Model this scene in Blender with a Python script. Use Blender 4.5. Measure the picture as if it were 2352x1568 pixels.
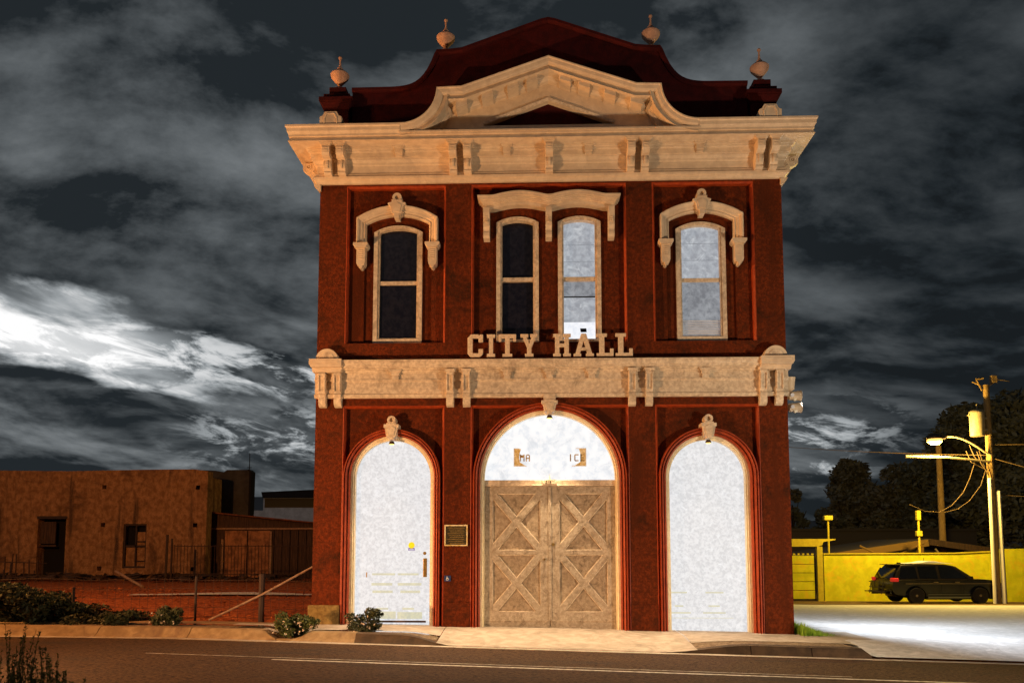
import bpy, bmesh, math, random
from mathutils import Vector, Matrix, noise
from mathutils.geometry import tessellate_polygon
random.seed(7)
R = math.radians; PI = math.pi
for o in list(bpy.data.objects): bpy.data.objects.remove(o, do_unlink=True)
SC = bpy.context.scene; COL = SC.collection

# ------------------------------------------------------------------ camera
cam = bpy.data.cameras.new('camera'); camo = bpy.data.objects.new('camera', cam); COL.objects.link(camo)
camo.location = (0, -14.5, 1.45)
camo.rotation_euler = (R(90+5.0), 0, R(1.83))
cam.sensor_width = 36; cam.lens = 36*1856/2352; cam.shift_y = (1096-784)/2352
cam.clip_start = 0.1; cam.clip_end = 3000
SC.camera = camo
SC.render.engine = 'CYCLES'
SC.view_settings.view_transform = 'Standard'; SC.view_settings.look = 'None'
SC.view_settings.exposure = 0; SC.view_settings.gamma = 1

# ------------------------------------------------------------------ world: storm clouds at night
wd = bpy.data.worlds.new('World'); SC.world = wd; wd.use_nodes = True
def build_sky():
    nt = wd.node_tree; nt.nodes.clear(); N = nt.nodes; Lk = nt.links.new
    out = N.new('ShaderNodeOutputWorld'); bg = N.new('ShaderNodeBackground'); Lk(bg.outputs[0], out.inputs[0])
    tc = N.new('ShaderNodeTexCoord'); sp = N.new('ShaderNodeSeparateXYZ'); Lk(tc.outputs['Generated'], sp.inputs[0])
    def M(op, a, b=None, c=None, clamp=False):
        n = N.new('ShaderNodeMath'); n.operation = op; n.use_clamp = clamp
        for i, v in enumerate((a, b, c)):
            if v is None: continue
            if isinstance(v, (int, float)): n.inputs[i].default_value = v
            else: Lk(v, n.inputs[i])
        return n.outputs[0]
    def noise_(vec, scale, detail=8, rough=.55, dist=0.0):
        n = N.new('ShaderNodeTexNoise'); n.inputs['Scale'].default_value = scale
        n.inputs['Detail'].default_value = detail; n.inputs['Roughness'].default_value = rough
        n.inputs['Distortion'].default_value = dist; Lk(vec, n.inputs['Vector']); return n.outputs['Fac']
    def ss(v, a, b, lo=0., hi=1.):
        n = N.new('ShaderNodeMapRange'); n.interpolation_type = 'SMOOTHSTEP'; Lk(v, n.inputs['Value'])
        n.inputs['From Min'].default_value = a; n.inputs['From Max'].default_value = b
        n.inputs['To Min'].default_value = lo; n.inputs['To Max'].default_value = hi; return n.outputs[0]
    X, Y, Z = sp.outputs
    el = M('ARCSINE', Z)                                  # elevation
    az = M('ARCTAN2', X, Y)                               # azimuth from +Y, right positive
    zz = M('ADD', M('MAXIMUM', Z, 0.0), 0.42)
    cb = N.new('ShaderNodeCombineXYZ'); Lk(M('DIVIDE', X, zz), cb.inputs[0]); Lk(M('DIVIDE', Y, zz), cb.inputs[1])
    def mapped(loc):
        mp = N.new('ShaderNodeMapping'); mp.inputs['Rotation'].default_value = (0, 0, R(-24)); mp.inputs['Scale'].default_value = (1.25, 1.7, 1)
        mp.inputs['Location'].default_value = loc; Lk(cb.outputs[0], mp.inputs[0]); return mp.outputs[0]
    v = mapped((3.1, 1.7, 0)); v2 = mapped((3.1+.07, 1.7+.15, 0))
    n0 = noise_(v, 1.5, 5, .5, .1)
    n1 = noise_(v, 2.4, 12, .60, .15)
    n1b = noise_(v2, 2.4, 12, .60, .15)
    relief = M('SUBTRACT', n1, n1b)                        # light catching the lower left flanks of the clouds
    # lower sky: flatter cumulus banks measured in azimuth and elevation
    ce = N.new('ShaderNodeCombineXYZ'); Lk(M('ADD', M('MULTIPLY', az, 1.0), M('MULTIPLY', el, 1.1)), ce.inputs[0]); Lk(M('MULTIPLY', el, 2.7), ce.inputs[1])
    h1 = noise_(ce.outputs[0], 5.5, 11, .56, .25)
    ce2 = N.new('ShaderNodeMapping'); ce2.inputs['Location'].default_value = (.010, .022, 0); Lk(ce.outputs[0], ce2.inputs[0])
    h1b = noise_(ce2.outputs[0], 5.5, 11, .56, .25)
    hrel = M('SUBTRACT', h1, h1b)
    h2 = noise_(ce.outputs[0], 13.0, 11, .66, .5)
    b1 = ss(M('ADD', M('MULTIPLY', n1, .55), M('MULTIPLY', n0, .45)), .28, .70)
    up = M('MULTIPLY', M('ADD', .024, M('MULTIPLY', M('POWER', b1, 1.6), .105)), 1.0)
    up = M('ADD', up, M('MULTIPLY', relief, .36))
    lowm = ss(el, R(22), R(9))
    h = ss(h1, .36, .72)
    lowl = M('ADD', M('ADD', .036, M('MULTIPLY', M('POWER', h, 1.8), .12)), M('MULTIPLY', hrel, .42))
    lum = M('ADD', M('MULTIPLY', up, M('SUBTRACT', 1.0, lowm)), M('MULTIPLY', lowl, lowm))
    lum = M('MULTIPLY', lum, ss(az, R(9), R(26), 1.0, .42))
    lum = M('MAXIMUM', lum, M('MULTIPLY', .021, ss(az, R(9), R(26), 1.0, .6)))
    # break in the cloud low on the left, and a thinner bright bank close to the horizon
    elw = M('ADD', el, M('MULTIPLY', M('SUBTRACT', h1, .5), .14))
    def band(c, w): return M('SUBTRACT', 1.0, ss(M('ABSOLUTE', M('SUBTRACT', elw, c)), 0.0, w))
    cgap = M('SUBTRACT', R(13.0), M('MULTIPLY', M('ADD', az, R(30)), .10))
    wide = ss(az, R(-30), R(-17), R(2.3), R(1.3))
    gap = M('SUBTRACT', 1.0, ss(M('ABSOLUTE', M('SUBTRACT', elw, cgap)), 0.0, 1.0)) if False else M('SUBTRACT', 1.0, ss(M('DIVIDE', M('ABSOLUTE', M('SUBTRACT', elw, cgap)), wide), .3, 1.2))
    gap = M('MULTIPLY', gap, ss(az, R(-4), R(-14)))
    solid = ss(az, R(-22), R(-31))
    g1 = M('MULTIPLY', gap, M('ADD', M('MULTIPLY', M('MULTIPLY', solid, .62), ss(h1, .28, .44)), M('MULTIPLY', ss(h2, .43, .58), .58)))
    mid = M('MULTIPLY', band(R(7.3), R(3.6)), ss(M('ABSOLUTE', M('SUBTRACT', az, R(0))), R(27), R(19)))
    g2 = M('MULTIPLY', mid, M('ADD', M('MULTIPLY', ss(h2, .46, .60), .50), .03))
    lum = M('ADD', lum, M('ADD', g1, g2))
    cr = N.new('ShaderNodeValToRGB'); cr.color_ramp.interpolation = 'LINEAR'
    e = cr.color_ramp.elements
    e[0].position = 0; e[0].color = (.0, .0, .0, 1); e[1].position = 1; e[1].color = (1, 1, 1, 1)
    for p, c in ((.02, (.0150, .0195, .0230)), (.10, (.090, .101, .108)), (.35, (.33, .355, .37))):
        q = e.new(p); q.color = (*c, 1)
    Lk(lum, cr.inputs[0]); Lk(cr.outputs[0], bg.inputs['Color']); bg.inputs['Strength'].default_value = 1.0
build_sky()

# ------------------------------------------------------------------ material helpers
def mat(name, col, rough=.8, var=None, scale=6.0, bump=0.0, bscale=None, metal=0.0, spec=.35, detail=8, stretch=None,
        emit=None, dirt=None, dscale=1.2, coat=0.0, lo=.35, hi=.65, streak=None):
    """base colour mixed with var by noise, dirt patches by a larger noise, bump; emit=(colour, strength)"""
    m = bpy.data.materials.new(name); m.use_nodes = True; nt = m.node_tree; N = nt.nodes; Lk = nt.links.new
    b = N['Principled BSDF']; b.inputs['Base Color'].default_value = (*col, 1); b.inputs['Roughness'].default_value = rough
    b.inputs['Metallic'].default_value = metal; b.inputs['Specular IOR Level'].default_value = spec
    if coat: b.inputs['Coat Weight'].default_value = coat; b.inputs['Coat Roughness'].default_value = .08
    tc = N.new('ShaderNodeTexCoord'); vec = tc.outputs['Object']
    if stretch:
        mp = N.new('ShaderNodeMapping'); mp.inputs['Scale'].default_value = stretch; Lk(vec, mp.inputs[0]); vec = mp.outputs[0]
    def nz(s, d=detail, rg=.6, dist=0):
        n = N.new('ShaderNodeTexNoise'); n.inputs['Scale'].default_value = s; n.inputs['Detail'].default_value = d
        n.inputs['Roughness'].default_value = rg; n.inputs['Distortion'].default_value = dist; Lk(vec, n.inputs['Vector']); return n.outputs['Fac']
    def mr(v, a, c):
        n = N.new('ShaderNodeMapRange'); n.interpolation_type = 'SMOOTHSTEP'; Lk(v, n.inputs['Value'])
        n.inputs['From Min'].default_value = a; n.inputs['From Max'].default_value = c; return n.outputs[0]
    def mix(f, a, c):
        n = N.new('ShaderNodeMix'); n.data_type = 'RGBA'; Lk(f, n.inputs[0])
        for i, q in ((6, a), (7, c)):
            if isinstance(q, tuple): n.inputs[i].default_value = (*q, 1)
            else: Lk(q, n.inputs[i])
        return n.outputs[2]
    c = None
    if var is not None:
        c = mix(mr(nz(scale, dist=.3), lo, hi), col, var)
    if dirt is not None:
        c = mix(mr(nz(dscale, 10, .7, .8), .48, .72), c if c is not None else col, dirt)
    if streak is not None:                                    # vertical run-off stains
        mp2 = N.new('ShaderNodeMapping'); mp2.inputs['Scale'].default_value = (1.6, 1.6, .16); Lk(tc.outputs['Object'], mp2.inputs[0])
        n = N.new('ShaderNodeTexNoise'); n.inputs['Scale'].default_value = 1.3; n.inputs['Detail'].default_value = 7; n.inputs['Roughness'].default_value = .6; Lk(mp2.outputs[0], n.inputs['Vector'])
        c = mix(mr(n.outputs['Fac'], .54, .70), c if c is not None else col, streak)
        n = N.new('ShaderNodeTexNoise'); n.inputs['Scale'].default_value = 26; n.inputs['Detail'].default_value = 5; Lk(tc.outputs['Object'], n.inputs['Vector'])
        c = mix(mr(n.outputs['Fac'], .50, .66), c, tuple(k*.5 for k in col))
    if c is not None:
        if emit is None or emit[0] is not None: Lk(c, b.inputs['Base Color'])
        if emit is not None:
            Lk(c, b.inputs['Emission Color']); b.inputs['Emission Strength'].default_value = emit[1]
            if emit[0] is None: b.inputs['Base Color'].default_value = (.05, .05, .05, 1)
    elif emit is not None:
        b.inputs['Emission Color'].default_value = (*(emit[0] or col), 1); b.inputs['Emission Strength'].default_value = emit[1]
    if bump:
        bn = N.new('ShaderNodeBump'); bn.inputs['Strength'].default_value = bump; bn.inputs['Distance'].default_value = .03
        Lk(nz(bscale or scale*4, 6, .65), bn.inputs['Height']); Lk(bn.outputs[0], b.inputs['Normal'])
    return m
MT = {
 'red':    mat('red stucco', (.175, .031, .0065), .8, (.085, .017, .005), 14, .8, 70, dirt=(.032, .012, .005), dscale=1.5, spec=.12, streak=(.085, .018, .005)),
 'maroon': mat('maroon parapet paint', (.052, .0045, .0045), .9, (.032, .0032, .0036), 6, .3, 40, spec=.15),
 'redtrim':mat('red gloss moulding', (.36, .052, .009), .5, (.24, .030, .006), 12, .15, 60, spec=.3),
 'cream':  mat('cream trim paint', (.70, .56, .40), .5, (.60, .47, .33), 7, .1, 50, dirt=(.52, .40, .29), dscale=2.3),
 'cream2': mat('cream trim paint weathered', (.74, .61, .45), .55, (.54, .42, .30), 16, .2, 60, dirt=(.34, .26, .185), dscale=3.2),
 'jamb':   mat('pale cream jamb', (.88, .78, .56), .5, (.78, .66, .42), 14, .1),
 'letter': mat('sign letter cream', (.76, .60, .42), .6, (.60, .45, .30), 25, .3, 80),
 'terra':  mat('finial stone', (.50, .30, .21), .75, (.36, .21, .15), 12, .3),
 'glow':   mat('white door with painted glow', (.80, .80, .81), .5, (.64, .645, .66), 18, emit=(None, 1.0), dirt=(.90, .905, .92), dscale=9, lo=.38, hi=.62),  # white door surface, the strong light on it put in as emission
 'glowhot':mat('arch glazing with painted glare', (.97, .97, .97), .5, (.80, .83, .87), 7, emit=(None, 1.0), dirt=(.70, .73, .77), dscale=3.4, lo=.42, hi=.66),  # glare of the nearby lamp on the arch window, put in as emission
 'winlit': mat('lit window glass', (.40, .43, .47), .3, (.27, .29, .33), 9, emit=(None, 1.0), dirt=(.58, .61, .64), dscale=4.5),
 'winlit2':mat('dim lit window glass', (.26, .28, .31), .3, (.15, .165, .19), 11, emit=(None, 1.0), dirt=(.33, .35, .38), dscale=4),
 'winhot': mat('bright lamp seen through window', (.95, .96, 1.0), .3, (.80, .83, .90), 14, emit=(None, 1.0)),
 'windark':mat('dark window glass', (.006, .006, .014), .25, (.014, .014, .024), 12, spec=.3),
 'yelbar': mat('yellowish door panel with painted glow', (.74, .70, .48), .5, (.62, .60, .46), 15, emit=(None, .95)),  # yellowish panel lines, emissive to match the glow painted into the doors
 'doorwood':mat('weathered tan door wood', (.47, .385, .29), .7, (.33, .26, .185), 20, .5, 60, dirt=(.17, .125, .08), dscale=6),
 'beadlight': mat('pale painted bead highlight', (.85, .74, .58), .5, (.50, .37, .24), 18),  # highlights along the panel bevels, put into a pale colour
 'doorrec':mat('darker tan door panel', (.43, .335, .235), .75, (.29, .215, .14), 20, .5, 60, dirt=(.15, .105, .065), dscale=6),
 'bronze': mat('dark bronze plaque', (.06, .045, .02), .4, (.03, .028, .012), 40, .5, 120, metal=.6),
 'brass':  mat('brass', (.40, .27, .09), .4, (.25, .16, .05), 30, metal=.7),
 'giltbrown': mat('worn gilt lettering', (.22, .13, .04), .5, (.60, .45, .22), 16),
 'gold':   mat('gold leaf plate', (.62, .43, .13), .5, (.86, .74, .48), 12),
 'blue':   mat('blue sign enamel', (.02, .045, .16), .4), 'white': mat('white paint', (.8, .8, .8), .5),
 'black':  mat('black', (.01, .01, .01), .6), 'brownline': mat('dark brown sill', (.07, .03, .012), .6),
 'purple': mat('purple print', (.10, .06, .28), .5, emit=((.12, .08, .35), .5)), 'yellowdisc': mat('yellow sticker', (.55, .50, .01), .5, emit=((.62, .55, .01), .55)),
 'limestone': mat('mossy limestone block', (.26, .18, .06), .9, (.16, .10, .03), 14, .6, 50),
 'asphalt':mat('asphalt', (.15, .080, .040), .9, (.042, .023, .012), 42, 1.5, 90, dirt=(.060, .042, .032), dscale=.7, spec=.15, stretch=(.45, 1.5, 1), lo=.42, hi=.58),
 'concrete':mat('concrete', (.40, .34, .28), .85, (.29, .24, .19), 5, .3, 90, dirt=(.20, .16, .12), dscale=1.6),
 'kerb':   mat('kerb concrete', (.28, .19, .095), .85, (.19, .12, .055), 6, .4, 60, dirt=(.12, .07, .04), dscale=1.5),
 'kerbshade':mat('kerb concrete with painted shade', (.070, .042, .022), .9, (.038, .023, .013), 6, .4, 60),  # kerb face turned from the light, its shade put into the colour
 'dirt':   mat('red gravelly dirt', (.32, .085, .024), .95, (.10, .024, .009), 7, 1.5, 16, dirt=(.60, .19, .06), dscale=8, spec=.1),
 'strip':  mat('dry planting strip', (.22, .15, .09), .95, (.10, .065, .035), 20, 1.0, 60, dirt=(.34, .26, .17), dscale=9),
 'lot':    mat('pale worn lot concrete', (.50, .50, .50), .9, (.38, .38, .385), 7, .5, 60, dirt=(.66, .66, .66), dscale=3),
 'lotbrown':mat('brown lot edge', (.16, .11, .05), .95, (.09, .055, .02), 4, .4, 60, spec=.1),
 'line':   mat('worn white road paint', (.62, .55, .46), .7, (.30, .25, .20), 12),
 'adobe':  mat('crumbling adobe', (.31, .170, .085), .95, (.16, .078, .036), 4.5, 1.0, 14, dirt=(.050, .025, .016), dscale=.6, stretch=(1.1, 1, .9), spec=.1, streak=(.055, .032, .022)),
 'adobegrey':mat('grey rendered wall', (.040, .037, .036), .95, (.020, .018, .018), 1.6, .6, 12),
 'boards': mat('old dark boards', (.060, .032, .020), .9, (.026, .014, .010), 5, .5, 20, stretch=(4, 1, .4)),
 'doorold':mat('old rusty sheet door', (.30, .135, .06), .85, (.13, .055, .026), 3.5, .6, 20),
 'rust':   mat('rusty roof edge', (.15, .045, .02), .9, (.07, .025, .012), 4),
 'void':   mat('unlit interior', (.004, .003, .003), 1.0), 'oldframe': mat('old window timber', (.030, .018, .016), .9),
 'pipe':   mat('pale weathered rail', (.27, .17, .11), .8, (.16, .09, .055), 14), 'postdark': mat('dark fence post', (.035, .018, .012), .8),
 'wire':   mat('rusty wire', (.06, .028, .018), .7, metal=.3),
 'yellow': mat('yellow painted wall', (.68, .66, .020), .75, (.52, .52, .012), 2.2, .4, 30, dirt=(.72, .50, .02), dscale=1.6, spec=.2),
 'yellow2':mat('yellow painted metal', (.60, .50, .03), .5, (.50, .40, .02), 6),
 'polewood':mat('utility pole timber', (.38, .24, .09), .85, (.20, .12, .04), 10, .5, 40, stretch=(5, 5, .5)),
 'polewhite':mat('white conduit', (.85, .80, .66), .5), 'galv': mat('galvanised metal', (.34, .28, .18), .6, (.26, .21, .13), 10, metal=.2),
 'cable':  mat('cable', (.09, .055, .025), .7), 'lampglow': mat('sodium lamp glow', (1, .7, .25), .5, emit=((1, .52, .10), 2.6)),
 'suv':    mat('black car paint', (.006, .004, .0025), .3, spec=.4, coat=.15), 'suvglass': mat('tinted car glass', (.002, .002, .002), .06, spec=.8),
 'tyre':   mat('tyre rubber', (.014, .011, .009), .8), 'rimdark': mat('dark wheel', (.05, .038, .025), .4, metal=.5), 'rim': mat('grey hub', (.25, .20, .13), .35, metal=.7), 'chrome': mat('dull chrome strip', (.30, .22, .12), .3, metal=.8),
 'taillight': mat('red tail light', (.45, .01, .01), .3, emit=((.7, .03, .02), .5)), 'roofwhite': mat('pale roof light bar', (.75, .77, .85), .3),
 'leafdark':mat('dark tree foliage', (.15, .14, .10), .9, (.09, .088, .07), 3, spec=.1), 'leafmid': mat('shrub foliage', (.055, .060, .018), .7, (.030, .034, .012), 9),
 'leafbush':mat('dark hedge foliage', (.060, .062, .020), .7, (.030, .032, .012), 6), 'leafyel': mat('green yellow leaves', (.075, .090, .016), .8, (.035, .045, .010), 9), 'leafgreen': mat('fine green foliage', (.075, .13, .022), .8, (.035, .065, .012), 9), 'flower': mat('pale flowers', (.60, .48, .36), .7),
 'grass':  mat('grass blades', (.26, .42, .03), .7, (.16, .29, .02), 8), 'bark': mat('bark', (.05, .032, .02), .95, (.03, .02, .012), 8, .6, 30),
 'hill':   mat('far dark hill', (.10, .10, .11), 1.0), 'farwall': mat('far grey wall', (.80, .82, .90), .9, (.6, .62, .68), 1), 'farroof': mat('far roof', (.028, .022, .024), .9),
 'beige':  mat('beige building wall', (.17, .10, .03), .9), 'metaldark': mat('dark metal', (.05, .04, .035), .5, metal=.5),
}

# ------------------------------------------------------------------ mesh helpers
class MB:
    def __init__(s): s.v = []; s.f = []
    def add(s, vs, fs):
        k = len(s.v); s.v += [tuple(p) for p in vs]; s.f += [tuple(i+k for i in f) for f in fs]; return s
    def box(s, x0, x1, y0, y1, z0, z1):
        return s.add([(x0,y0,z0),(x1,y0,z0),(x1,y1,z0),(x0,y1,z0),(x0,y0,z1),(x1,y0,z1),(x1,y1,z1),(x0,y1,z1)],
              [(0,3,2,1),(4,5,6,7),(0,1,5,4),(1,2,6,5),(2,3,7,6),(3,0,4,7)])
    def prism(s, poly, y0, y1, holes=(), caps=(True, True)):
        """poly in (x,z), extruded y0 (front) to y1; holes cut right through"""
        loops = [list(poly)] + [list(h) for h in holes]
        flat = [p for l in loops for p in l]; n = len(flat)
        tris = tessellate_polygon([[Vector((p[0], p[1], 0)) for p in l] for l in loops])
        vs = [(p[0], y0, p[1]) for p in flat] + [(p[0], y1, p[1]) for p in flat]; fs = []
        if caps[0]: fs += [tuple(t) for t in tris]
        if caps[1]: fs += [tuple(n+i for i in t) for t in tris]
        k = 0
        for l in loops:
            m = len(l)
            fs += [(k+i, k+(i+1) % m, n+k+(i+1) % m, n+k+i) for i in range(m)]; k += m
        return s.add(vs, fs)
    def prismx(s, poly, x0, x1):
        """poly in (y,z), extruded along x"""
        n = len(poly); tris = tessellate_polygon([[Vector((p[0], p[1], 0)) for p in poly]])
        vs = [(x0, p[0], p[1]) for p in poly] + [(x1, p[0], p[1]) for p in poly]
        fs = [tuple(t) for t in tris] + [tuple(n+i for i in t) for t in tris] + [(i, (i+1) % n, n+(i+1) % n, n+i) for i in range(n)]
        return s.add(vs, fs)
    def tube(s, pts, r, n=8, r1=None):
        pts = [Vector(p) for p in pts]; m = len(pts); vs = []; fs = []
        for i, p in enumerate(pts):
            d = (pts[min(i+1, m-1)] - pts[max(i-1, 0)]).normalized()
            a = d.cross(Vector((0, 0, 1)) if abs(d.z) < .95 else Vector((1, 0, 0))).normalized(); b = d.cross(a)
            rr = r if r1 is None else r + (r1-r)*i/(m-1)
            vs += [p + (a*math.cos(t) + b*math.sin(t))*rr for t in (2*PI*k/n for k in range(n))]
        for i in range(m-1): fs += [(i*n+k, i*n+(k+1) % n, (i+1)*n+(k+1) % n, (i+1)*n+k) for k in range(n)]
        fs += [tuple(range(n)), tuple((m-1)*n+k for k in range(n))]
        return s.add(vs, fs)
    def lathe(s, prof, c, n=16, axis='z'):
        vs = []; fs = []; m = len(prof)
        for (r, h) in prof:
            for k in range(n):
                a = 2*PI*k/n; u, w = r*math.cos(a), r*math.sin(a)
                vs.append({'z': (c[0]+u, c[1]+w, c[2]+h), 'y': (c[0]+u, c[1]+h, c[2]+w), 'x': (c[0]+h, c[1]+u, c[2]+w)}[axis])
        for i in range(m-1): fs += [(i*n+k, i*n+(k+1) % n, (i+1)*n+(k+1) % n, (i+1)*n+k) for k in range(n)]
        fs += [tuple(range(n)), tuple((m-1)*n+k for k in range(n))]
        return s.add(vs, fs)
    def sweep(s, path, prof, mp, closed_prof=True, closed_path=False):
        """path (a,b) in a plane, prof list of (offset along left normal, height); mp(a,b,h)->xyz"""
        n = len(path); vs = []; m = len(prof)
        for i in range(n):
            p = Vector(path[i])
            d0 = (p - Vector(path[i-1])).normalized() if (i > 0 or closed_path) else None
            d1 = (Vector(path[(i+1) % n]) - p).normalized() if (i < n-1 or closed_path) else None
            if d0 is None: d0 = d1
            if d1 is None: d1 = d0
            n0 = Vector((-d0.y, d0.x)); n1 = Vector((-d1.y, d1.x)); t = (n0+n1).normalized(); k = 1/max(.35, t.dot(n0))
            for (o, h) in prof:
                q = p + t*(o*k); vs.append(mp(q.x, q.y, h))
        fs = []
        for i in range(n if closed_path else n-1):
            j = (i+1) % n
            for k in range(m if closed_prof else m-1):
                fs.append((i*m+k, i*m+(k+1) % m, j*m+(k+1) % m, j*m+k))
        if not closed_path and closed_prof:
            tr = tessellate_polygon([[Vector((q[0], q[1], 0)) for q in prof]])
            fs += [tuple(t) for t in tr] + [tuple((n-1)*m+i for i in t) for t in tr]
        return s.add(vs, fs)
    def build(s, name, material, parent=None, loc=(0,0,0), smooth=False, bevel=0, rz=0):
        me = bpy.data.meshes.new(name); me.from_pydata(s.v, [], s.f)
        bm = bmesh.new(); bm.from_mesh(me); bmesh.ops.recalc_face_normals(bm, faces=bm.faces); bm.to_mesh(me); bm.free()
        me.materials.append(MT[material] if isinstance(material, str) else material)
        if smooth:
            for p in me.polygons: p.use_smooth = True
            me.set_sharp_from_angle(angle=R(40))
        o = bpy.data.objects.new(name, me); COL.objects.link(o); o.location = loc; o.rotation_euler = (0, 0, rz)
        if parent: o.parent = parent
        if bevel:
            b = o.modifiers.new('bevel', 'BEVEL'); b.width = bevel; b.segments = 2; b.limit_method = 'ANGLE'; b.angle_limit = R(35)
        return o
def tag(o, label=None, cat=None, group=None, kind=None):
    if label: o['label'] = label
    if cat: o['category'] = cat
    if group: o['group'] = group
    if kind: o['kind'] = kind
    return o
def empty(name, loc=(0,0,0), rz=0, **k):
    o = bpy.data.objects.new(name, None); COL.objects.link(o); o.location = loc; o.rotation_euler = (0, 0, rz); o.empty_display_size = .2
    return tag(o, **k)
def arc(cx, cz, r, a0, a1, n=24): return [(cx+r*math.cos(R(a0+(a1-a0)*i/n)), cz+r*math.sin(R(a0+(a1-a0)*i/n))) for i in range(n+1)]
def archpoly(c, hw, zb, zs, n=28): return [(c-hw, zb), (c+hw, zb)] + arc(c, zs, hw, 0, 180, n)
def segpoly(c, hw, zb, zs, rise, n=12):
    r = (hw*hw+rise*rise)/(2*rise); a = math.degrees(math.asin(hw/r))
    return [(c-hw, zb), (c+hw, zb)] + arc(c, zs+rise-r, r, 90-a, 90+a, n)
def sstep(a, b, x):
    t = max(0, min(1, (x-a)/(b-a))); return t*t*(3-2*t)

# ------------------------------------------------------------------ lights (street floodlights across the road are modelled lamps further down)
def spot(name, loc, target, power, color, angle, blend=.5, size=.1, parent=None):
    l = bpy.data.lights.new(name, 'SPOT'); l.energy = power; l.color = color; l.spot_size = R(angle); l.spot_blend = blend; l.shadow_soft_size = size
    o = bpy.data.objects.new(name, l); COL.objects.link(o); o.location = loc
    o.rotation_euler = (Vector(target)-Vector(loc)).to_track_quat('-Z', 'Y').to_euler()
    if parent: o.parent = parent; o.location = Vector(loc)-parent.location
    return o
def flood_lamp(loc, target, power, color, label, angle=95, blend=.6):
    """low floodlight on a short post: base, post, housing, lens, its own light"""
    e = empty('flood_lamp', (loc[0], loc[1], loc[2]), label=label, cat='flood lamp')
    d = (Vector(target)-Vector(loc)); rz = math.atan2(d.y, d.x)-PI/2
    MB().tube([(0, 0, -.65), (0, 0, -.16)], .04).box(-.15, .15, -.15, .15, -1.0, -.65).build('post', 'metaldark', e, rz=rz)
    MB().box(-.24, .24, -.14, .0, -.16, .16).box(-.25, .25, -.2, -.14, -.02, .02).build('housing', 'metaldark', e, rz=rz, bevel=.02)
    o = spot('lamp_light', (0, 0, 0), (0, 0, -1), power, color, angle, blend, .16)
    o.parent = e; dn = d.normalized(); o.location = dn*.12; o.rotation_euler = dn.to_track_quat('-Z', 'Y').to_euler()
    return e
ORANGE = (1.0, .54, .24)
flood_lamp((-8.6, -7.4, .7), (.2, 0, 6.6), 4000, ORANGE, 'low ground floodlight left of the picture, aimed up at the facade', 110)
flood_lamp((9.0, -7.8, .7), (.8, 0, 6.8), 2400, (1.0, .80, .56), 'low ground floodlight right of the picture, aimed up at the facade', 110)

def roadside_lamp(loc, h, power, color, label):
    e = empty('street_lamp', loc, label=label, cat='street lamp')
    MB().tube([(0, 0, -1), (0, 0, h)], .09, 10, .06).tube([(0, 0, h), (.3, -.2, h+.35), (1.1, -.6, h+.45)], .04, 8).build('post', 'metaldark', e)
    MB().box(.95, 1.5, -.95, -.55, h+.34, h+.48).build('lamp_head', 'metaldark', e, bevel=.03)
    MB().box(1.0, 1.45, -.9, -.6, h+.31, h+.338).build('lens', 'lampglow', e)
    l = bpy.data.lights.new('street_light', 'POINT'); l.energy = power; l.color = color; l.shadow_soft_size = .2
    o = bpy.data.objects.new('street_light', l); COL.objects.link(o); o.parent = e; o.location = (1.2, -.75, h+.15)
    return e
roadside_lamp((-17.2, -1.0, 0), 6.8, 8000, (1.0, .40, .10), 'sodium street lamp beside the dirt lot left of the picture')

# ------------------------------------------------------------------ ground
def base(x): return .03 - .018*max(-6, min(11, x))
def yedge(x): return -1.83 - .067*x
def drop(x, y):
    """ground level of lots and pavement"""
    z = base(x)
    if x > 3.5: z -= sstep(3.5, 7, x)*.0345*max(0, min(24, y))
    return z
def kerb_h(x):
    """how far the kerb stands above the gutter: low across the driveways and the little notch"""
    h = .15
    h -= .12*sstep(-4.55, -4.25, x)*(1-sstep(-3.95, -3.7, x))
    h -= .14*sstep(-2.2, -1.35, x)*(1-sstep(1.9, 3.3, x))
    h -= .14*sstep(4.95, 5.05, x)
    return h
def sheet(name, material, xs, ys, zf, kind='structure', label=None):
    m = MB(); nx, ny = len(xs), len(ys)
    vs = [(x, y, zf(x, y)) for y in ys for x in xs]
    m.add(vs, [(j*nx+i, j*nx+i+1, (j+1)*nx+i+1, (j+1)*nx+i) for j in range(ny-1) for i in range(nx-1)])
    return tag(m.build(name, material, smooth=True), kind=kind)
def lin(a, b, n): return [a+(b-a)*i/n for i in range(n+1)]
far = [-400, -150, -60, -30] ; 
sheet('ground', 'dirt', [-900, -300, -100, -40]+lin(-30, 40, 70)+[60, 150, 400, 900], [-300, -60, -30, -20]+lin(-15, -2.5, 10)+lin(-1.5, 30, 40)+[60, 200, 700, 1500],
      lambda x, y: drop(x, y) - .19 if y < 1 else (drop(x, y) - .012 if x < 3.5 else drop(x, y) - .05))
# road: asphalt from the gutter towards the camera, gentle crown
XS = lin(-60, 60, 240)
def grid_t(name, material, xs, ts, pf, kind='structure'):
    m = MB(); nx = len(xs); vs = [pf(x, t) for t in ts for x in xs]
    m.add(vs, [(j*nx+i, j*nx+i+1, (j+1)*nx+i+1, (j+1)*nx+i) for j in range(len(ts)-1) for i in range(nx-1)])
    return tag(m.build(name, material, smooth=True), kind=kind)
def roadz(x, d): return base(x) - .15 + .004*min(d, 2)
grid_t('road', 'asphalt', XS, [0, .5, 1, 2, 4, 7, 9.3], lambda x, t: (x, yedge(x)-t, roadz(x, t)))
def strip_line(x0, x1, off, w): 
    xs = lin(x0, x1, max(8, int((x1-x0)*2)))
    return lambda nm, mt: grid_t(nm, mt, xs, [0, w], lambda x, t: (x, yedge(x)-off-t-.008*x, roadz(x, off)+.004))
strip_line(-3.6, 30, 1.92, .07)('road_marking', 'line')
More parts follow.
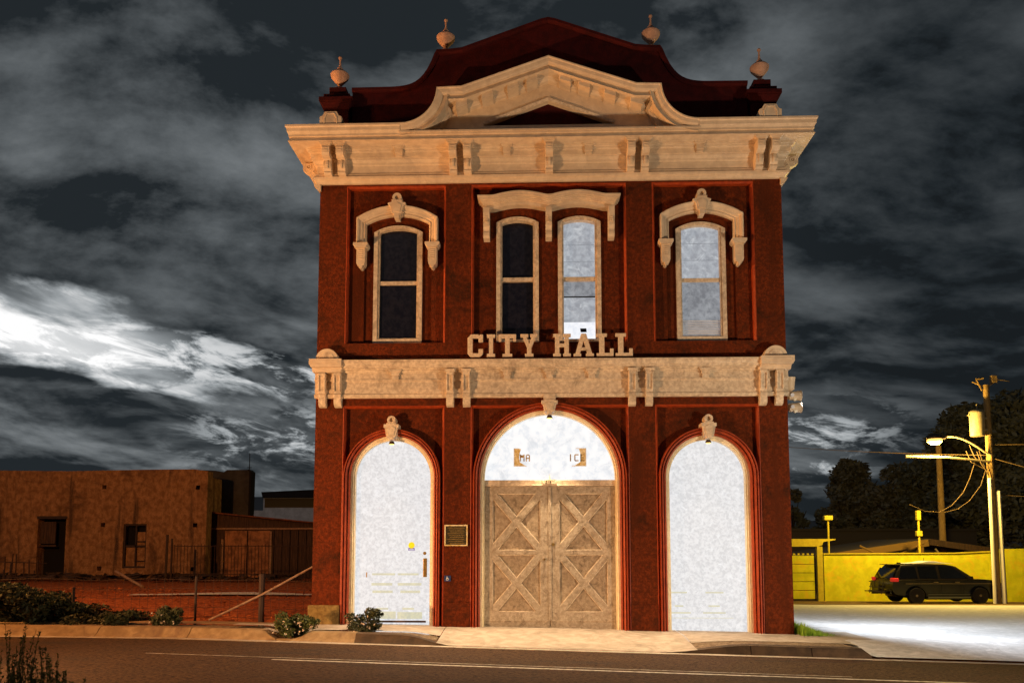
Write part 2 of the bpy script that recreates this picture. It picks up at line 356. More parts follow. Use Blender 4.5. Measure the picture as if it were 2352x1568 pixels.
strip_line(-5.5, 4.0, 1.74, .025)('road_marking', 'asphaltline' if 'asphaltline' in MT else 'line')
# gutter pan (pale thin lip at the asphalt edge)
grid_t('gutter', 'concrete', XS, [0, .16], lambda x, t: (x, yedge(x)+t, base(x)-.15+.006+t*.02))
# kerb: battered face and top, sections between joints
def kerb_piece(x0, x1, material, face=.20, top=.15):
    xs = lin(x0+.006, x1-.006, max(4, int((x1-x0)/.12))); m = MB(); n = len(xs); vs = []
    for x in xs:
        h = kerb_h(x); y = yedge(x)+.16; z = base(x)-.15
        fw = face*(h/.15)
        vs += [(x, y, z-.1), (x, y, z+.005), (x, y+fw*.55, z+h*.45+.003), (x, y+fw*.9, z+h*.93+.003), (x, y+fw+.02, z+h+.004), (x, y+fw+top, z+h+.004), (x, y+fw+top, z-.1)]
    fs = [(i*7+k, i*7+(k+1) % 7, (i+1)*7+(k+1) % 7, (i+1)*7+k) for i in range(n-1) for k in range(7)]
    fs += [tuple(range(7)), tuple((n-1)*7+k for k in range(7))]
    m.add(vs, fs); return tag(m.build('kerb', material, smooth=True), kind='structure')
for a, b in ((-60, -30), (-30, -16), (-16, -11), (-11, -7.35), (-7.35, -5.75), (-5.75, -4.25)): kerb_piece(a, b, 'kerb')
kerb_piece(-4.25, -2.95, 'kerb'); kerb_piece(-2.95, -1.3, 'kerbshade', .12)
for a, b in ((1.9, 3.25), (3.25, 4.15), (4.15, 5.02)): kerb_piece(a, b, 'kerbshade', .06)
lt = MB()
for i in range(700):
    x = random.uniform(-11, 6); d = abs(random.gauss(0, .16)); y = yedge(x)+.14-d if i % 3 else yedge(x)+random.uniform(.4, .7)
    z = base(x)-.15+.012 if i % 3 else base(x)-.15+kerb_h(x)+.015
    a = random.uniform(0, PI); r = random.uniform(.006, .020); lt.add([(x-r*math.cos(a), y-r*math.sin(a), z), (x+r*.4*math.sin(a), y-r*.4*math.cos(a), z+.003), (x+r*math.cos(a), y+r*math.sin(a), z+.006), (x-r*.4*math.sin(a), y+r*.4*math.cos(a), z+.003)], [(0, 1, 2, 3)])
tag(lt.build('litter', 'strip'), 'scattered dry leaves and grit along the gutter', 'litter', kind='stuff')
# pavement slab between kerb and facade; blends from kerb top to building level
def pavez(x, y):
    t0 = yedge(x)+.30; k = base(x)-.15+kerb_h(x)
    t = max(0, min(1, (y-t0)/(1.15))); return k*(1-t)+base(x)*t
def pave(name, mt, x0, x1, ya, yb, n=None, z=0.):
    xs = lin(x0, x1, n or max(4, int((x1-x0)*5))); ts = lin(0, 1, 8)
    return grid_t(name, mt, xs, ts, lambda x, t: (x, ya(x)+(yb(x)-ya(x))*t, pavez(x, ya(x)+(yb(x)-ya(x))*t)+z))
pave('driveway', 'concrete', -1.62, 2.45, lambda x: yedge(x)+.155, lambda x: .62, z=.006)
pave('pavement', 'concrete', -4.6, -1.63, lambda x: -.95, lambda x: .6, z=.004)
pave('pavement', 'concrete', 2.46, 5.6, lambda x: -1.12-.04*x, lambda x: .6, z=.004)
pave('pavement', 'kerb', -30, -4.61, lambda x: -.42, lambda x: .12, z=.003)
pave('planting_strip', 'strip', -30, -1.65, lambda x: yedge(x)+.44, lambda x: (-.42 if x < -4.6 else -.93), z=-.012)
pave('planting_strip', 'strip', 2.05, 5.0, lambda x: yedge(x)+.20, lambda x: -1.06-.04*x, z=-.002)
pave('pavement', 'concrete', -5.2, -3.9, lambda x: -.75, lambda x: -.45, z=.035)
# lot on the right
def lotz(x, y): return drop(x, y) - (1-sstep(0, 1.4, y-yedge(x)))*.12 + .0
grid_t('parking_lot', 'lot', lin(4.49, 40, 60), lin(0, 1, 60), lambda x, t: (x, (yedge(x)+.17 if x > 5.03 else -.1)+(19.0-yedge(x))*t, lotz(x, (yedge(x)+.17 if x > 5.03 else -.1)+(19.0-yedge(x))*t)+.002))
grid_t('lot_edge', 'lotbrown', lin(4.49, 42, 30), lin(18.6, 30, 14), lambda x, y: (x, y, drop(x, y)+.006))

# ------------------------------------------------------------------ CITY HALL
CX = .2165                                                  # facade centre line
CH = empty('city_hall', (CX, 0, 0), label='two storey dark red city hall with cream cornices and three glowing arched doorways', cat='building')
HW = 4.275; BX = ((-3.765, -1.905), (-1.43, 1.43), (1.905, 3.765))
def rect(x0, x1, z0, z1): return [(x0, z0), (x1, z0), (x1, z1), (x0, z1)]
m = MB()
holes = [rect(a, b, -.55, 4.037) for a, b in BX] + [rect(a, b, 5.2, 8.19) for a, b in BX]
m.prism(rect(-HW, HW, -.6, 9.05), 0, .12, holes, caps=(True, False))
SIDE_ARCH = [(-2.860, .72), (2.838, .71)]; ZS = 2.725
m2 = MB()
for k, (a, b) in enumerate(BX):                               # bay backs, lower
    c, hw = ((SIDE_ARCH[0]), (0, 1.23), (SIDE_ARCH[1]))[k]
    m2.prism(rect(a, b, -.58, 4.037), .12, .42, [archpoly(c, hw, -.55, ZS if k != 1 else 2.70)], caps=(True, False))
for k, (a, b) in enumerate(BX):                               # bay backs, upper
    if k != 1:
        c = (-2.815, 0, 2.805)[k]
        m2.prism(rect(a, b, 5.2, 8.19), .12, .17, [segpoly(c, .63, 5.205, 7.42, .17)], caps=(True, False))
        m2.prism(segpoly(c, .63, 5.205, 7.42, .17), .17, .42, [segpoly(c, .44, 5.23, 7.33, .13)], caps=(True, False))
    else:
        m2.prism(rect(a, b, 5.2, 8.19), .12, .42, [segpoly(c, .38, 5.02 if False else 5.22, 7.48, .11) for c in (-.575, .565)], caps=(True, False))
m.v += []; m.add(m2.v, m2.f)
m.box(-HW, HW, .425, 13, -.6, -.55)
m.add([(-HW, .12, -.6), (-HW, 13, -.6), (-HW, 13, 9.05), (-HW, .12, 9.05)], [(0, 1, 2, 3)])
m.add([(HW, .12, -.6), (HW, 13, -.6), (HW, 13, 9.05), (HW, .12, 9.05)], [(0, 1, 2, 3)])
m.add([(-HW, 13, -.6), (HW, 13, -.6), (HW, 13, 9.05), (-HW, 13, 9.05)], [(0, 1, 2, 3)])
m.add([(-HW, .12, 9.05), (HW, .12, 9.05), (HW, 13, 9.05), (-HW, 13, 9.05)], [(0, 1, 2, 3)])
m.add([(-HW, .9, -.5), (HW, .9, -.5), (HW, .9, 9.0), (-HW, .9, 9.0)], [(0, 1, 2, 3)])   # inner partition behind the openings
m.build('wall', 'red', CH)
for a, b in BX:                                               # added lighter red chamfers, painting in light caught on the bay edges
    for z0, z1 in ((-.5, 4.037), (5.2, 8.19)):
        bead = [(0, .118), (0, -.006), (.014, -.010), (.042, .030), (.042, .118)]
        if z1 > 5: MB().sweep([(a, z0), (a, z1), (b, z1), (b, z0)], [(-o, h) for o, h in bead], lambda p, q, h: (p, h, q)).build('lit_bay_edge', 'redtrim', CH)
        else:
            for pth in ([(a, z0), (a, z1), (b, z1), (b, z0)],): MB().sweep(pth, [(-o, h) for o, h in bead], lambda p, q, h: (p, h, q)).build('lit_bay_edge', 'redtrim', CH)
# pilaster bases (joint line at about 0.47)
for u0, u1, dz in ((-1.9, -1.435, .02), (1.435, 1.9, -.01), (3.77, 4.27, -.05)):
    MB().box(u0, u1, -.022, -.002, -.55, .47+dz).build('pilaster_base', 'red', CH, bevel=.008)
MB().box(-4.33, -3.76, -.05, -.003, -.5, .44).build('stone_block', 'limestone', CH, bevel=.015)

# arches: moulded red archivolt that runs down as jamb mouldings, cream inner jamb
def arch_surround(c, hw_in, hw_out, zs, zb, name_red='arch_moulding'):
    path = [(c-hw_in, zb), (c-hw_in, zs)] + arc(c, zs, hw_in, 180, 0, 36)[1:-1] + [(c+hw_in, zs), (c+hw_in, zb)]
    w = hw_out-hw_in
    prof = [(0, .20), (0, .03), (.22*w, .015), (.26*w, .05), (.36*w, .05), (.42*w, -.03), (.60*w, -.045), (.66*w, -.01), (.74*w, -.01), (.80*w, -.05), (.95*w, -.05), (w, -.02), (w, .125)]
    MB().sweep(path, prof, lambda a, b, h: (a, h, b)).build(name_red, 'redtrim', CH, smooth=True)
def cream_jamb(c, hw_out, w, zs, zb, y0, y1):
    hi = hw_out-w; path = [(c-hi, zb), (c-hi, zs)] + arc(c, zs, hi, 180, 0, 36)[1:-1] + [(c+hi, zs), (c+hi, zb)]
    MB().sweep(path, [(0, y1), (0, y0+.03), (.35*w, y0+.03), (.45*w, y0), (w, y0), (w, y1)], lambda a, b, h: (a, h, b)).build('door_frame', 'jamb', CH, smooth=True)
for (c, hw) in SIDE_ARCH:
    arch_surround(c, hw+.045, .885, ZS, -.4); cream_jamb(c, hw+.045, .075, ZS, -.4, .10, .30)
arch_surround(0, 1.255, 1.385, 2.70, -.4); cream_jamb(0, 1.255, .07, 2.70, -.4, .08, .30)

# white doors of the two side arches, their glare put in as emission
def side_door(c, hw, zb, left):
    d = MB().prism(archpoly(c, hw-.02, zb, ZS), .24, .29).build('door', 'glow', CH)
    if left: tag(d, 'white arched door with painted-in glow, handle, sticker and kick strip')
    else: tag(d, 'white arched door with painted-in glow, without visible handle')
    y = .238
    if left:
        k = .2165
        for (z, x0, x1, x2, x3, t) in ((.98, -3.02, -2.60, -2.55, -2.17, .035), (.80, -3.03, -2.65, -2.55, -2.12, .045), (.665, -3.01, -2.64, -2.50, -2.14, .045), (.36, -2.93, -2.72, -2.46, -2.25, .035)):
            MB().box(x0-k, x1-k, y-.006, y+.003, z-t/2, z+t/2).build('panel_moulding', 'yelbar', d); MB().box(x2-k, x3-k, y-.006, y+.003, z-t/2, z+t/2).build('panel_moulding', 'yelbar', d)
        MB().box(-3.07-k, -2.58-k, y-.006, y+.003, .18, .31).build('panel', 'yelbar', d); MB().box(-2.55-k, -2.10-k, y-.006, y+.003, .18, .30).build('panel', 'yelbar', d)
        MB().box(-3.13-k, -2.03-k, y-.03, y, .115, .148).build('kick_strip', 'brownline', d)
        MB().box(-2.085-k, -2.015-k, y-.05, y-.01, .93, 1.27).build('handle', 'brass', d, bevel=.008)
        MB().lathe([(.03, -.03), (.03, 0)], (-2.06-k, y, 1.36), 14, 'y').build('lock', 'brass', d)
        for z in (.97, .30): MB().box(-3.13-k, -3.112-k, y-.012, y, z-.045, z+.045).build('hinge', 'brass', d)
        st = MB().lathe([(.058, -.012), (.058, -.004)], (-2.305-k, y, 1.505), 22, 'y').build('sticker', 'yellowdisc', d)
        MB().box(-2.362-k, -2.248-k, y-.008, y-.001, 1.408, 1.455).build('sticker', 'purple', d)
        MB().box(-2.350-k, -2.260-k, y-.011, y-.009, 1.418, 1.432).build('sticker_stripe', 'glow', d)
    else:
        for (z, x0, x1, x2, x3) in ((.66, -.68, -.38, -.05, .27), (.30, -.70, -.32, -.10, .30), (.42, -.60, -.45, 0.0, .2)):
            MB().box(c+x0, c+x1, y-.006, y+.003, z-.013, z+.013).build('panel_moulding', 'yelbar', d); MB().box(c+x2, c+x3, y-.006, y+.003, z-.013, z+.013).build('panel_moulding', 'yelbar', d)
        MB().box(c-.66, c+.44, y-.008, y+.003, .205, .213).build('panel_moulding', 'yelbar', d)
side_door(SIDE_ARCH[0][0], .72, -.3, True); side_door(SIDE_ARCH[1][0], .71, -.4, False)

# central doorway: lunette, transom, pair of cross-braced doors
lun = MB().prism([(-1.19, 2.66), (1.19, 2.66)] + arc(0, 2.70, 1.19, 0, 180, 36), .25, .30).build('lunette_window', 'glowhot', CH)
tag(lun, 'half round window with painted-in white glare over the double doors')
tr = MB().prism([(-1.19, 2.60), (1.19, 2.60), (1.19, 2.685), (-1.19, 2.685)], .16, .30).box(-1.19, 1.19, .14, .30, 2.575, 2.60).build('transom_bar', 'cream2', CH, bevel=.006)
pl = MB().prism([(-.115, 2.61), (.115, 2.61), (.125, 2.65), (.10, 2.69), (-.10, 2.69), (-.125, 2.65)], .125, .155).build('number_plate', 'cream2', CH, bevel=.008)
MB().prism([(-.018, 2.69), (.018, 2.69), (.006, 2.75), (0, 2.80), (-.006, 2.75)], .13, .15).build('plate_finial', 'cream2', pl)
# block digit / letter strokes as small boxes: (x0,x1,z0,z1) on a 3x5 cell grid
GLY = {'3': [(0,3,4,5),(2,3,3,4),(1,3,2,3),(2,3,1,2),(0,3,0,1)], '1': [(1,2,0,5)], '5': [(0,3,4,5),(0,1,3,4),(0,3,2,3),(2,3,1,2),(0,3,0,1)],
       'M': [(0,.8,0,5),(2.6,3.4,0,5),(.8,1.7,2.6,4.4),(1.7,2.6,2.6,4.4)], 'A': [(0,.8,0,4.4),(2.2,3,0,4.4),(.6,2.4,4.2,5),(.8,2.2,1.8,2.6)],
       'I': [(1.1,1.9,0,5)], 'C': [(0,.8,.5,4.5),(.4,3,4.2,5),(.4,3,0,.8)], 'E': [(0,.8,0,5),(0,2.8,4.2,5),(0,2.3,2.1,2.9),(0,2.8,0,.8)]}
def glyphs(txt, x, z, h, y0, y1):
    m = MB(); u = h/5
    for ch in txt:
        for (a, b, c, d) in GLY[ch]: m.box(x+a*u, x+b*u, y0, y1, z+c*u, z+d*u)
        x += 4.2*u
    return m
glyphs('315', -.075, 2.626, .045, .119, .124).build('number', 'bronze', pl)
for x0, x1, txt, tx in ((-.655, -.29, 'MA', -.545), (.28, .672, 'ICE', .345)):
    p = (MB().box(x0, x0+.010, .235, .249, 2.945, 3.275).box(x0, x1-.13, .235, .249, 2.945, 2.955).box(x0, x1-.26, .235, .249, 3.265, 3.275) if x0 < 0 else MB().box(x1-.010, x1, .235, .249, 2.945, 3.275).box(x0+.13, x1, .235, .249, 2.945, 2.955).box(x0+.20, x1, .235, .249, 3.265, 3.275)).build('gilt_plate', 'gold', lun)
    s = 1 if x0 < 0 else -1; xo = x0+.012 if s > 0 else x1-.012
    MB().prism([(xo, 2.957), (xo+s*.20, 2.957), (xo+s*.10, 3.02), (xo+s*.085, 3.10), (xo+s*.10, 3.2), (xo+s*.12, 3.263), (xo, 3.263)][::s], .239, .247).build('gilt_corner', 'gold', p)
    glyphs(txt, tx, 3.035, .13, .232, .242).build('gilt_letters', 'giltbrown', p)
def door_leaf(x0, x1, side):
    zb, zt = -.3, 2.572
    px0, px1 = (x0+.15, x1-.17) if side < 0 else (x0+.17, x1-.15)
    holes = []; w = .052
    for (a, b) in ((.315, 1.335), (1.42, 2.44)):
        cx, cz = (px0+px1)/2, (a+b)/2; g = w*1.5
        holes += [[(px0+g, a), (px1-g, a), (cx, cz-g*1.05)], [(px0+g, b), (cx, cz+g*1.05), (px1-g, b)],
                  [(px0, a+g*1.2), (cx-g*.95, cz), (px0, b-g*1.2)], [(px1, a+g*1.2), (px1, b-g*1.2), (cx+g*.95, cz)]]
    d = MB().prism(rect(x0, x1, zb, zt), .185, .225, holes).build('door', 'doorwood', CH, bevel=.007)
    MB().box(x0+.01, x1-.01, .222, .26, zb, zt-.01).build('panel', 'doorrec', d)
    bd = MB()
    for h in holes:                                            # pale bead round each triangular panel, painting in the bevel highlights
        cx = sum(p[0] for p in h)/3; cz = sum(p[1] for p in h)/3; k = .93
        bd.prism(h, .196, .224, [[(cx+(p[0]-cx)*k, cz+(p[1]-cz)*k) for p in h]])
    bd.build('panel_bead', 'beadlight', d)
    MB().box(x0+.02, x1-.02, .17, .185, .13, .155).build('bottom_rail', 'doorrec', d)
    return d
dl = door_leaf(-1.185, -.006, -1); tag(dl, 'left leaf of the tan cross-braced double door')
dr = door_leaf(.006, 1.185, 1); tag(dr, 'right leaf of the tan cross-braced double door')
MB().lathe([(.028, -.03), (.028, 0)], (.06, .182, 1.52), 12, 'y').build('lock', 'brass', dr)
MB().lathe([(.02, -.03), (.02, 0)], (-.10, .182, 1.25), 12, 'y').build('lock', 'brass', dl)
MB().box(-.03, .03, .165, .184, .16, 2.56).build('astragal', 'doorwood', dl, bevel=.006)

# keystones
def keystone(c, zb, zt, wt, wb, ring=True, y=-.13):
    k = MB(); zm = zb+(zt-zb)*.72
    k.prism([(c-wb, zb+.045), (c-wb*.55, zb+.045), (c-wb*.5, zb), (c+wb*.5, zb), (c+wb*.55, zb+.045), (c+wb, zb+.045), (c+wt, zm), (c+wt*1.18, zm), (c+wt*1.18, zt-.02), (c+wt*.75, zt-.02),
             (c+wt*.75, zt), (c-wt*.75, zt), (c-wt*.75, zt-.02), (c-wt*1.18, zt-.02), (c-wt*1.18, zm), (c-wt, zm)], y, .12)
    k.prism([(c-wb*.6, zb+.07), (c+wb*.6, zb+.07), (c+wt*.75, zm-.01), (c, zm+.03), (c-wt*.75, zm-.01)], y-.018, y+.01)
    ko = k.build('keystone', 'cream2', CH, bevel=.006)
    if ring:
        r = .078; zc = zt+r*.75
        MB().prism(arc(c, zc, r, 0, 360, 24)[:-1], y+.02, .1, [arc(c, zc, r*.48, 0, 360, 20)[:-1]]).prism(arc(c, zc, r*.5, 0, 360, 20)[:-1], y+.07, .1).build('ring', 'cream2', ko, bevel=.004)
    return ko
for c, _ in SIDE_ARCH: keystone(c, 3.40, 3.70, .115, .085)
keystone(0, 3.85, 4.12, .125, .085, ring=False)
MB().prism([(-.11, 4.11), (.11, 4.11), (.11, 4.22), (-.11, 4.22)], -.10, .05).build('keystone_cap', 'cream2', CH)

# small lamps tucked behind the keystones, washing down jambs and threshold
for c, z, pw in ((SIDE_ARCH[0][0], 3.36, 800), (0, 3.82, 1500), (SIDE_ARCH[1][0], 3.36, 800)):
    lm = MB().lathe([(.035, .0), (.05, -.03), (.055, -.05)], (c, -.04, z+.02), 14).build('arch_lamp', 'metaldark', CH, smooth=True)
    MB().lathe([(.045, -.005), (.03, -.014)], (c, -.04, z-.03), 14).build('arch_lamp_lens', 'lampglow', lm)
    l = spot('arch_light', (c, -.05, z-.07), (c, -.52, z-1.07), pw, (1.0, .72, .42), 92, 1.0, .05); l.parent = CH
# lower cornice
LW = HW+.004
prof_l = [(0, 4.17), (.055, 4.17), (.085, 4.20), (.085, 4.235), (.055, 4.245), (.045, 4.46), (.055, 4.475), (.075, 4.485), (.075, 4.515), (.06, 4.52), (.055, 4.62), (.09, 4.645), (.10, 4.665), (.145, 4.672), (.15, 4.695), (.19, 4.70), (.195, 4.725), (.215, 4.735), (.235, 4.78), (.25, 4.79), (.25, 4.835), (0, 4.865)]
pathc = [(LW, 1.2), (LW, 0), (-LW, 0), (-LW, 1.2)]
def on_wall(prof, path, name, mt, sx=1.0):
    """sweep around the front with side returns; offset is outward"""
    return MB().sweep(path, [(-o, z) for o, z in prof], lambda a, b, h: (a, b, h)).build(name, mt, CH)
def cornice(prof, name, mt, hw, side, ret=1.0):
    """front run plus returns; side = scale of the projection at the sides"""
    m = MB(); n = len(prof); P = []
    for (o, z) in prof: P.append([(hw+o*side, ret, z), (hw+o*side, -o, z), (-hw-o*side, -o, z), (-hw-o*side, ret, z)])
    vs = [P[k][i] for i in range(4) for k in range(n)]
    fs = [(i*n+k, i*n+(k+1) % n, (i+1)*n+(k+1) % n, (i+1)*n+k) for i in range(3) for k in range(n)]
    m.add(vs, fs); return m.build(name, mt, CH)
lc = cornice(prof_l, 'lower_cornice', 'cream2', HW, .14, .5)
for s in (-1, 1):
    cb = MB().prism([(s*3.745, 4.70), (s*4.30, 4.70), (s*4.335, 4.76), (s*4.335, 4.85), (s*3.745, 4.85)], -.30, .02)
    cb.prism([(s*3.80, 4.765), (s*4.28, 4.765), (s*4.28, 4.815), (s*3.80, 4.815)], -.31, -.299)
    cb.prism([(s*3.775, 4.62), (s*4.285, 4.62), (s*4.30, 4.70), (s*3.75, 4.70)], -.22, .02)
    cb.build('capital_block', 'cream', lc, bevel=.006)
    c = s*4.035
    MB().prism(arc(c, 4.851, .205, 0, 180, 24), -.20, .05, ).build('half_round_ornament', 'cream', lc, bevel=.01)
    MB().prism(arc(c, 4.853, .135, 0, 180, 20), -.212, -.201).build('half_round_ornament', 'cream2', lc, bevel=.004)
def low_bracket(c, w=.066):
    b = MB(); poly = [(.01, 4.62), (-.185, 4.62), (-.185, 4.575), (-.17, 4.56), (-.15, 4.36), (-.13, 4.27), (-.12, 4.24), (-.145, 4.225), (-.145, 4.16), (-.125, 4.15), (-.125, 4.11), (-.115, 4.06), (-.085, 4.02), (-.03, 4.0), (.01, 4.0)]
    b.prismx(poly, c-w, c+w)
    b.prismx([(-.20, 4.565), (-.186, 4.565), (-.166, 4.36), (-.15, 4.28), (-.17, 4.28)], c-w, c-w+.028).prismx([(-.20, 4.565), (-.186, 4.565), (-.166, 4.36), (-.15, 4.28), (-.17, 4.28)], c+w-.028, c+w)
    b.prismx([(.0, 4.62), (-.20, 4.62), (-.215, 4.65), (-.215, 4.672), (0, 4.672)], c-w-.02, c+w+.02)
    b.build('bracket', 'cream2', lc, bevel=.005)
for c in (-4.13, -3.85, -1.80, -1.50, 1.485, 1.79, 3.82, 4.105): low_bracket(c)
for c in (-2.80, -.76, 0, .76, 2.80):
    MB().box(c-.075, c+.075, -.135, .0, 4.575, 4.625).box(c-.10, c+.10, -.16, .0, 4.625, 4.645).box(c-.12, c+.12, -.175, .0, 4.645, 4.67).prism([(c-.065, 4.50), (c+.065, 4.50), (c+.055, 4.575), (c-.055, 4.575)], -.115, .0).build('dentil', 'cream2', lc, bevel=.004)

# upper cornice
prof_u = [(0, 8.22), (.05, 8.22), (.07, 8.27), (.115, 8.29), (.12, 8.33), (.10, 8.345), (.085, 8.36), (.075, 8.40), (.05, 8.42), (.05, 8.50), (.055, 8.55), (.075, 8.565), (.085, 8.60), (.125, 8.64), (.13, 8.665), (.15, 8.67), (.155, 8.76), (.19, 8.775), (.195, 8.80), (.22, 8.81), (.225, 8.835), (.485, 8.845), (.445, 8.93), (.475, 8.935), (.475, 8.965), (.0, 8.99)]
uc = cornice(prof_u, 'upper_cornice', 'cream', HW, 1.0, 1.6)
for s in (-1, 1):   # little drops under the corners
    MB().prism([(s*(HW-.02), 8.10), (s*(HW+.03), 8.10), (s*(HW+.11), 8.215), (s*(HW-.02), 8.215)], -.06, .06).build('corner_drop', 'cream', uc)
def console(c, w=.07, par=None):
    b = MB()
    poly = [(0, 8.80), (-.40, 8.80), (-.415, 8.76), (-.41, 8.66), (-.385, 8.62), (-.33, 8.60), (-.27, 8.595), (-.245, 8.58), (-.26, 8.55), (-.265, 8.49), (-.24, 8.43), (-.205, 8.395), (-.22, 8.375), (-.21, 8.345), (-.17, 8.33), (0, 8.33)]
    b.prismx(poly, c-w, c+w)
    for z in (8.70, 8.745): b.box(c-w*.55, c+w*.55, -.425, -.405, z-.008, z+.008)
    b.prismx([(-.285, 8.56), (-.29, 8.49), (-.262, 8.42), (-.245, 8.43), (-.262, 8.49), (-.257, 8.56)], c-w*.35, c+w*.35)
    for k, (e, z0) in enumerate(((.018, 8.80), (.035, 8.815), (.05, 8.828))): b.box(c-w-e, c+w+e, -.415-e*.6, 0, z0, z0+.014)
    return b.build('bracket', 'cream', par or uc, bevel=.005)
for c in (-4.087, -3.825, -1.757, -1.49, .01, 1.50, 1.76, 3.83, 4.085): console(c)
for c in (-2.765, -.77, .73, 2.765):
    MB().box(c-.07, c+.07, -.24, 0, 8.705, 8.80).box(c-.09, c+.09, -.26, 0, 8.80, 8.816).box(c-.11, c+.11, -.28, 0, 8.816, 8.84).prism([(c-.065, 8.665), (c+.065, 8.665), (c+.055, 8.705), (c-.055, 8.705)], -.20, 0).build('dentil', 'cream', uc, bevel=.004)
def side_console(s):                                          # carved scroll brackets on the side returns
    b = MB(); x0 = s*HW
    poly = [(x0, 8.80), (x0+s*.42, 8.80), (x0+s*.42, 8.66), (x0+s*.33, 8.60), (x0+s*.26, 8.58), (x0+s*.27, 8.5), (x0+s*.2, 8.4), (x0+s*.2, 8.34), (x0, 8.33)]
    b.prism(poly, .28, .42)
    for (dx, dz, r) in ((.31, 8.715, .055), (.16, 8.52, .05), (.2, 8.62, .03)):
        b.prism(arc(x0+s*dx, dz, r, 0, 360, 16)[:-1], .262, .28, [arc(x0+s*dx, dz, r*.55, 0, 360, 12)[:-1]]).prism(arc(x0+s*dx, dz, r*.25, 0, 360, 10)[:-1], .26, .28)
    b.build('bracket', 'cream', uc)
for s in (-1, 1): side_console(s)

# raking crown moulding: runs level from each corner, sweeps up, then climbs to the gable peak
half = [(-HW-.53, 9.135), (-2.70, 9.135)]
for i in range(1, 11):                                        # concave quarter sweep
    t = R(90*i/10*.93); half.append((-2.70+.66*math.sin(t), 9.135+.665*(1-math.cos(t))))
half += [(-2.035, 9.80), (-1.585, 9.815)]
crown = half + [(0, 10.365)] + [(-a, b) for a, b in reversed(half)]
# projection outward while n runs down from the top edge
prof_r = [(0, -.53), (-.02, -.53), (-.035, -.515), (-.09, -.505), (-.125, -.485), (-.13, -.445), (-.215, -.49), (-.222, -.43), (-.222, -.26), (-.235, -.25), (-.25, -.22), (-.27, -.20), (-.275, -.12), (-.275, 0.0), (0, 0.06)]
PH = half[1:] + [(0, 10.365)] + [(-a, b) for a, b in reversed(half[1:])]
pd = MB().sweep(PH, prof_r, lambda a, b, h: (a, h, b)).build('gable_cornice', 'cream', CH)
# level end runs with returns along the sides
prof_e = [(.475, 8.967), (.487, 8.99), (.505, 9.02), (.51, 9.08), (.53, 9.10), (.53, 9.135), (.0, 9.16), (0, 8.967)]
for s in (-1, 1):
    m = MB(); n = len(prof_e); vs = []
    for (o, z) in prof_e: vs += [(s*2.70, -o, z), (s*(HW+o), -o, z), (s*(HW+o), 1.6, z)]
    fs = [(k*3+i, ((k+1) % n)*3+i, ((k+1) % n)*3+i+1, k*3+i+1) for k in range(n) for i in range(2)] + [tuple(k*3 for k in range(n)), tuple(k*3+2 for k in range(n))]
    m.add(vs, fs).build('crown_moulding', 'cream', uc)
    # scroll block standing on the cornice end
    c = s*3.975
    b = MB().prism([(c-.2, 9.15), (c+.2, 9.15), (c+.2, 9.29), (c+.15, 9.31), (c+.11, 9.385), (c-.11, 9.385), (c-.15, 9.31), (c-.2, 9.29)], -.50, -.30)
    b.prism([(c-.13, 9.16), (c-.10, 9.16), (c-.10, 9.25), (c-.06, 9.33), (c+.06, 9.33), (c+.10, 9.25), (c+.10, 9.16), (c+.13, 9.16), (c+.13, 9.26), (c+.075, 9.355), (c-.075, 9.355), (c-.13, 9.26)], -.515, -.499)
    b.build('scroll_block', 'cream', uc, bevel=.006)
MB().box(-2.72, 2.72, -.50, 0, 8.968, 9.0).build('gable_ledge', 'cream', uc)
# tympanum with recessed dark red triangle
inner = [(a*.97, b-.16) for a, b in PH]
tymp = [(-2.62, 9.0), (2.62, 9.0)] + list(reversed(inner))
MB().prism(tymp, -.10, .05, [[(-1.20, 9.28), (1.20, 9.28), (0, 9.735)]]).build('tympanum', 'cream', CH)
MB().prism([(-1.30, 9.2), (1.30, 9.2), (0, 9.80)], .03, .06).build('tympanum_panel', 'maroon', CH)
MB().sweep([(-1.20, 9.285), (0, 9.742), (1.20, 9.285)], [(0, -.10), (0, -.13), (.05, -.14), (.06, -.10)], lambda a, b, h: (a, h, b)).build('tympanum_moulding', 'cream2', CH)
# modillion blocks under the raking soffit
for s in (-1, 1):
    for t in (.0, .24, .47, .70):
        a = Vector((s*.16, 10.06)) + (Vector((s*1.62, 9.55))-Vector((s*.16, 10.06)))*t/.70*.98
        if t == 0: a = Vector((s*.30, 10.01))
        dx, dz = s*.105, -.037
        MB().prism([(a.x-dx, a.y-dz-.07), (a.x+dx, a.y+dz-.07), (a.x+dx, a.y+dz+.06), (a.x-dx, a.y-dz+.06)], -.43, -.10).build('modillion', 'cream', pd, bevel=.006)
    MB().prism([(s*1.86, 9.50), (s*1.98, 9.50), (s*1.98, 9.56), (s*1.86, 9.56)], -.40, -.10).build('modillion', 'cream', pd)
    MB().prism([(s*2.16, 9.22), (s*2.28, 9.30), (s*2.24, 9.38), (s*2.10, 9.29)], -.40, -.10).build('modillion', 'cream', pd)

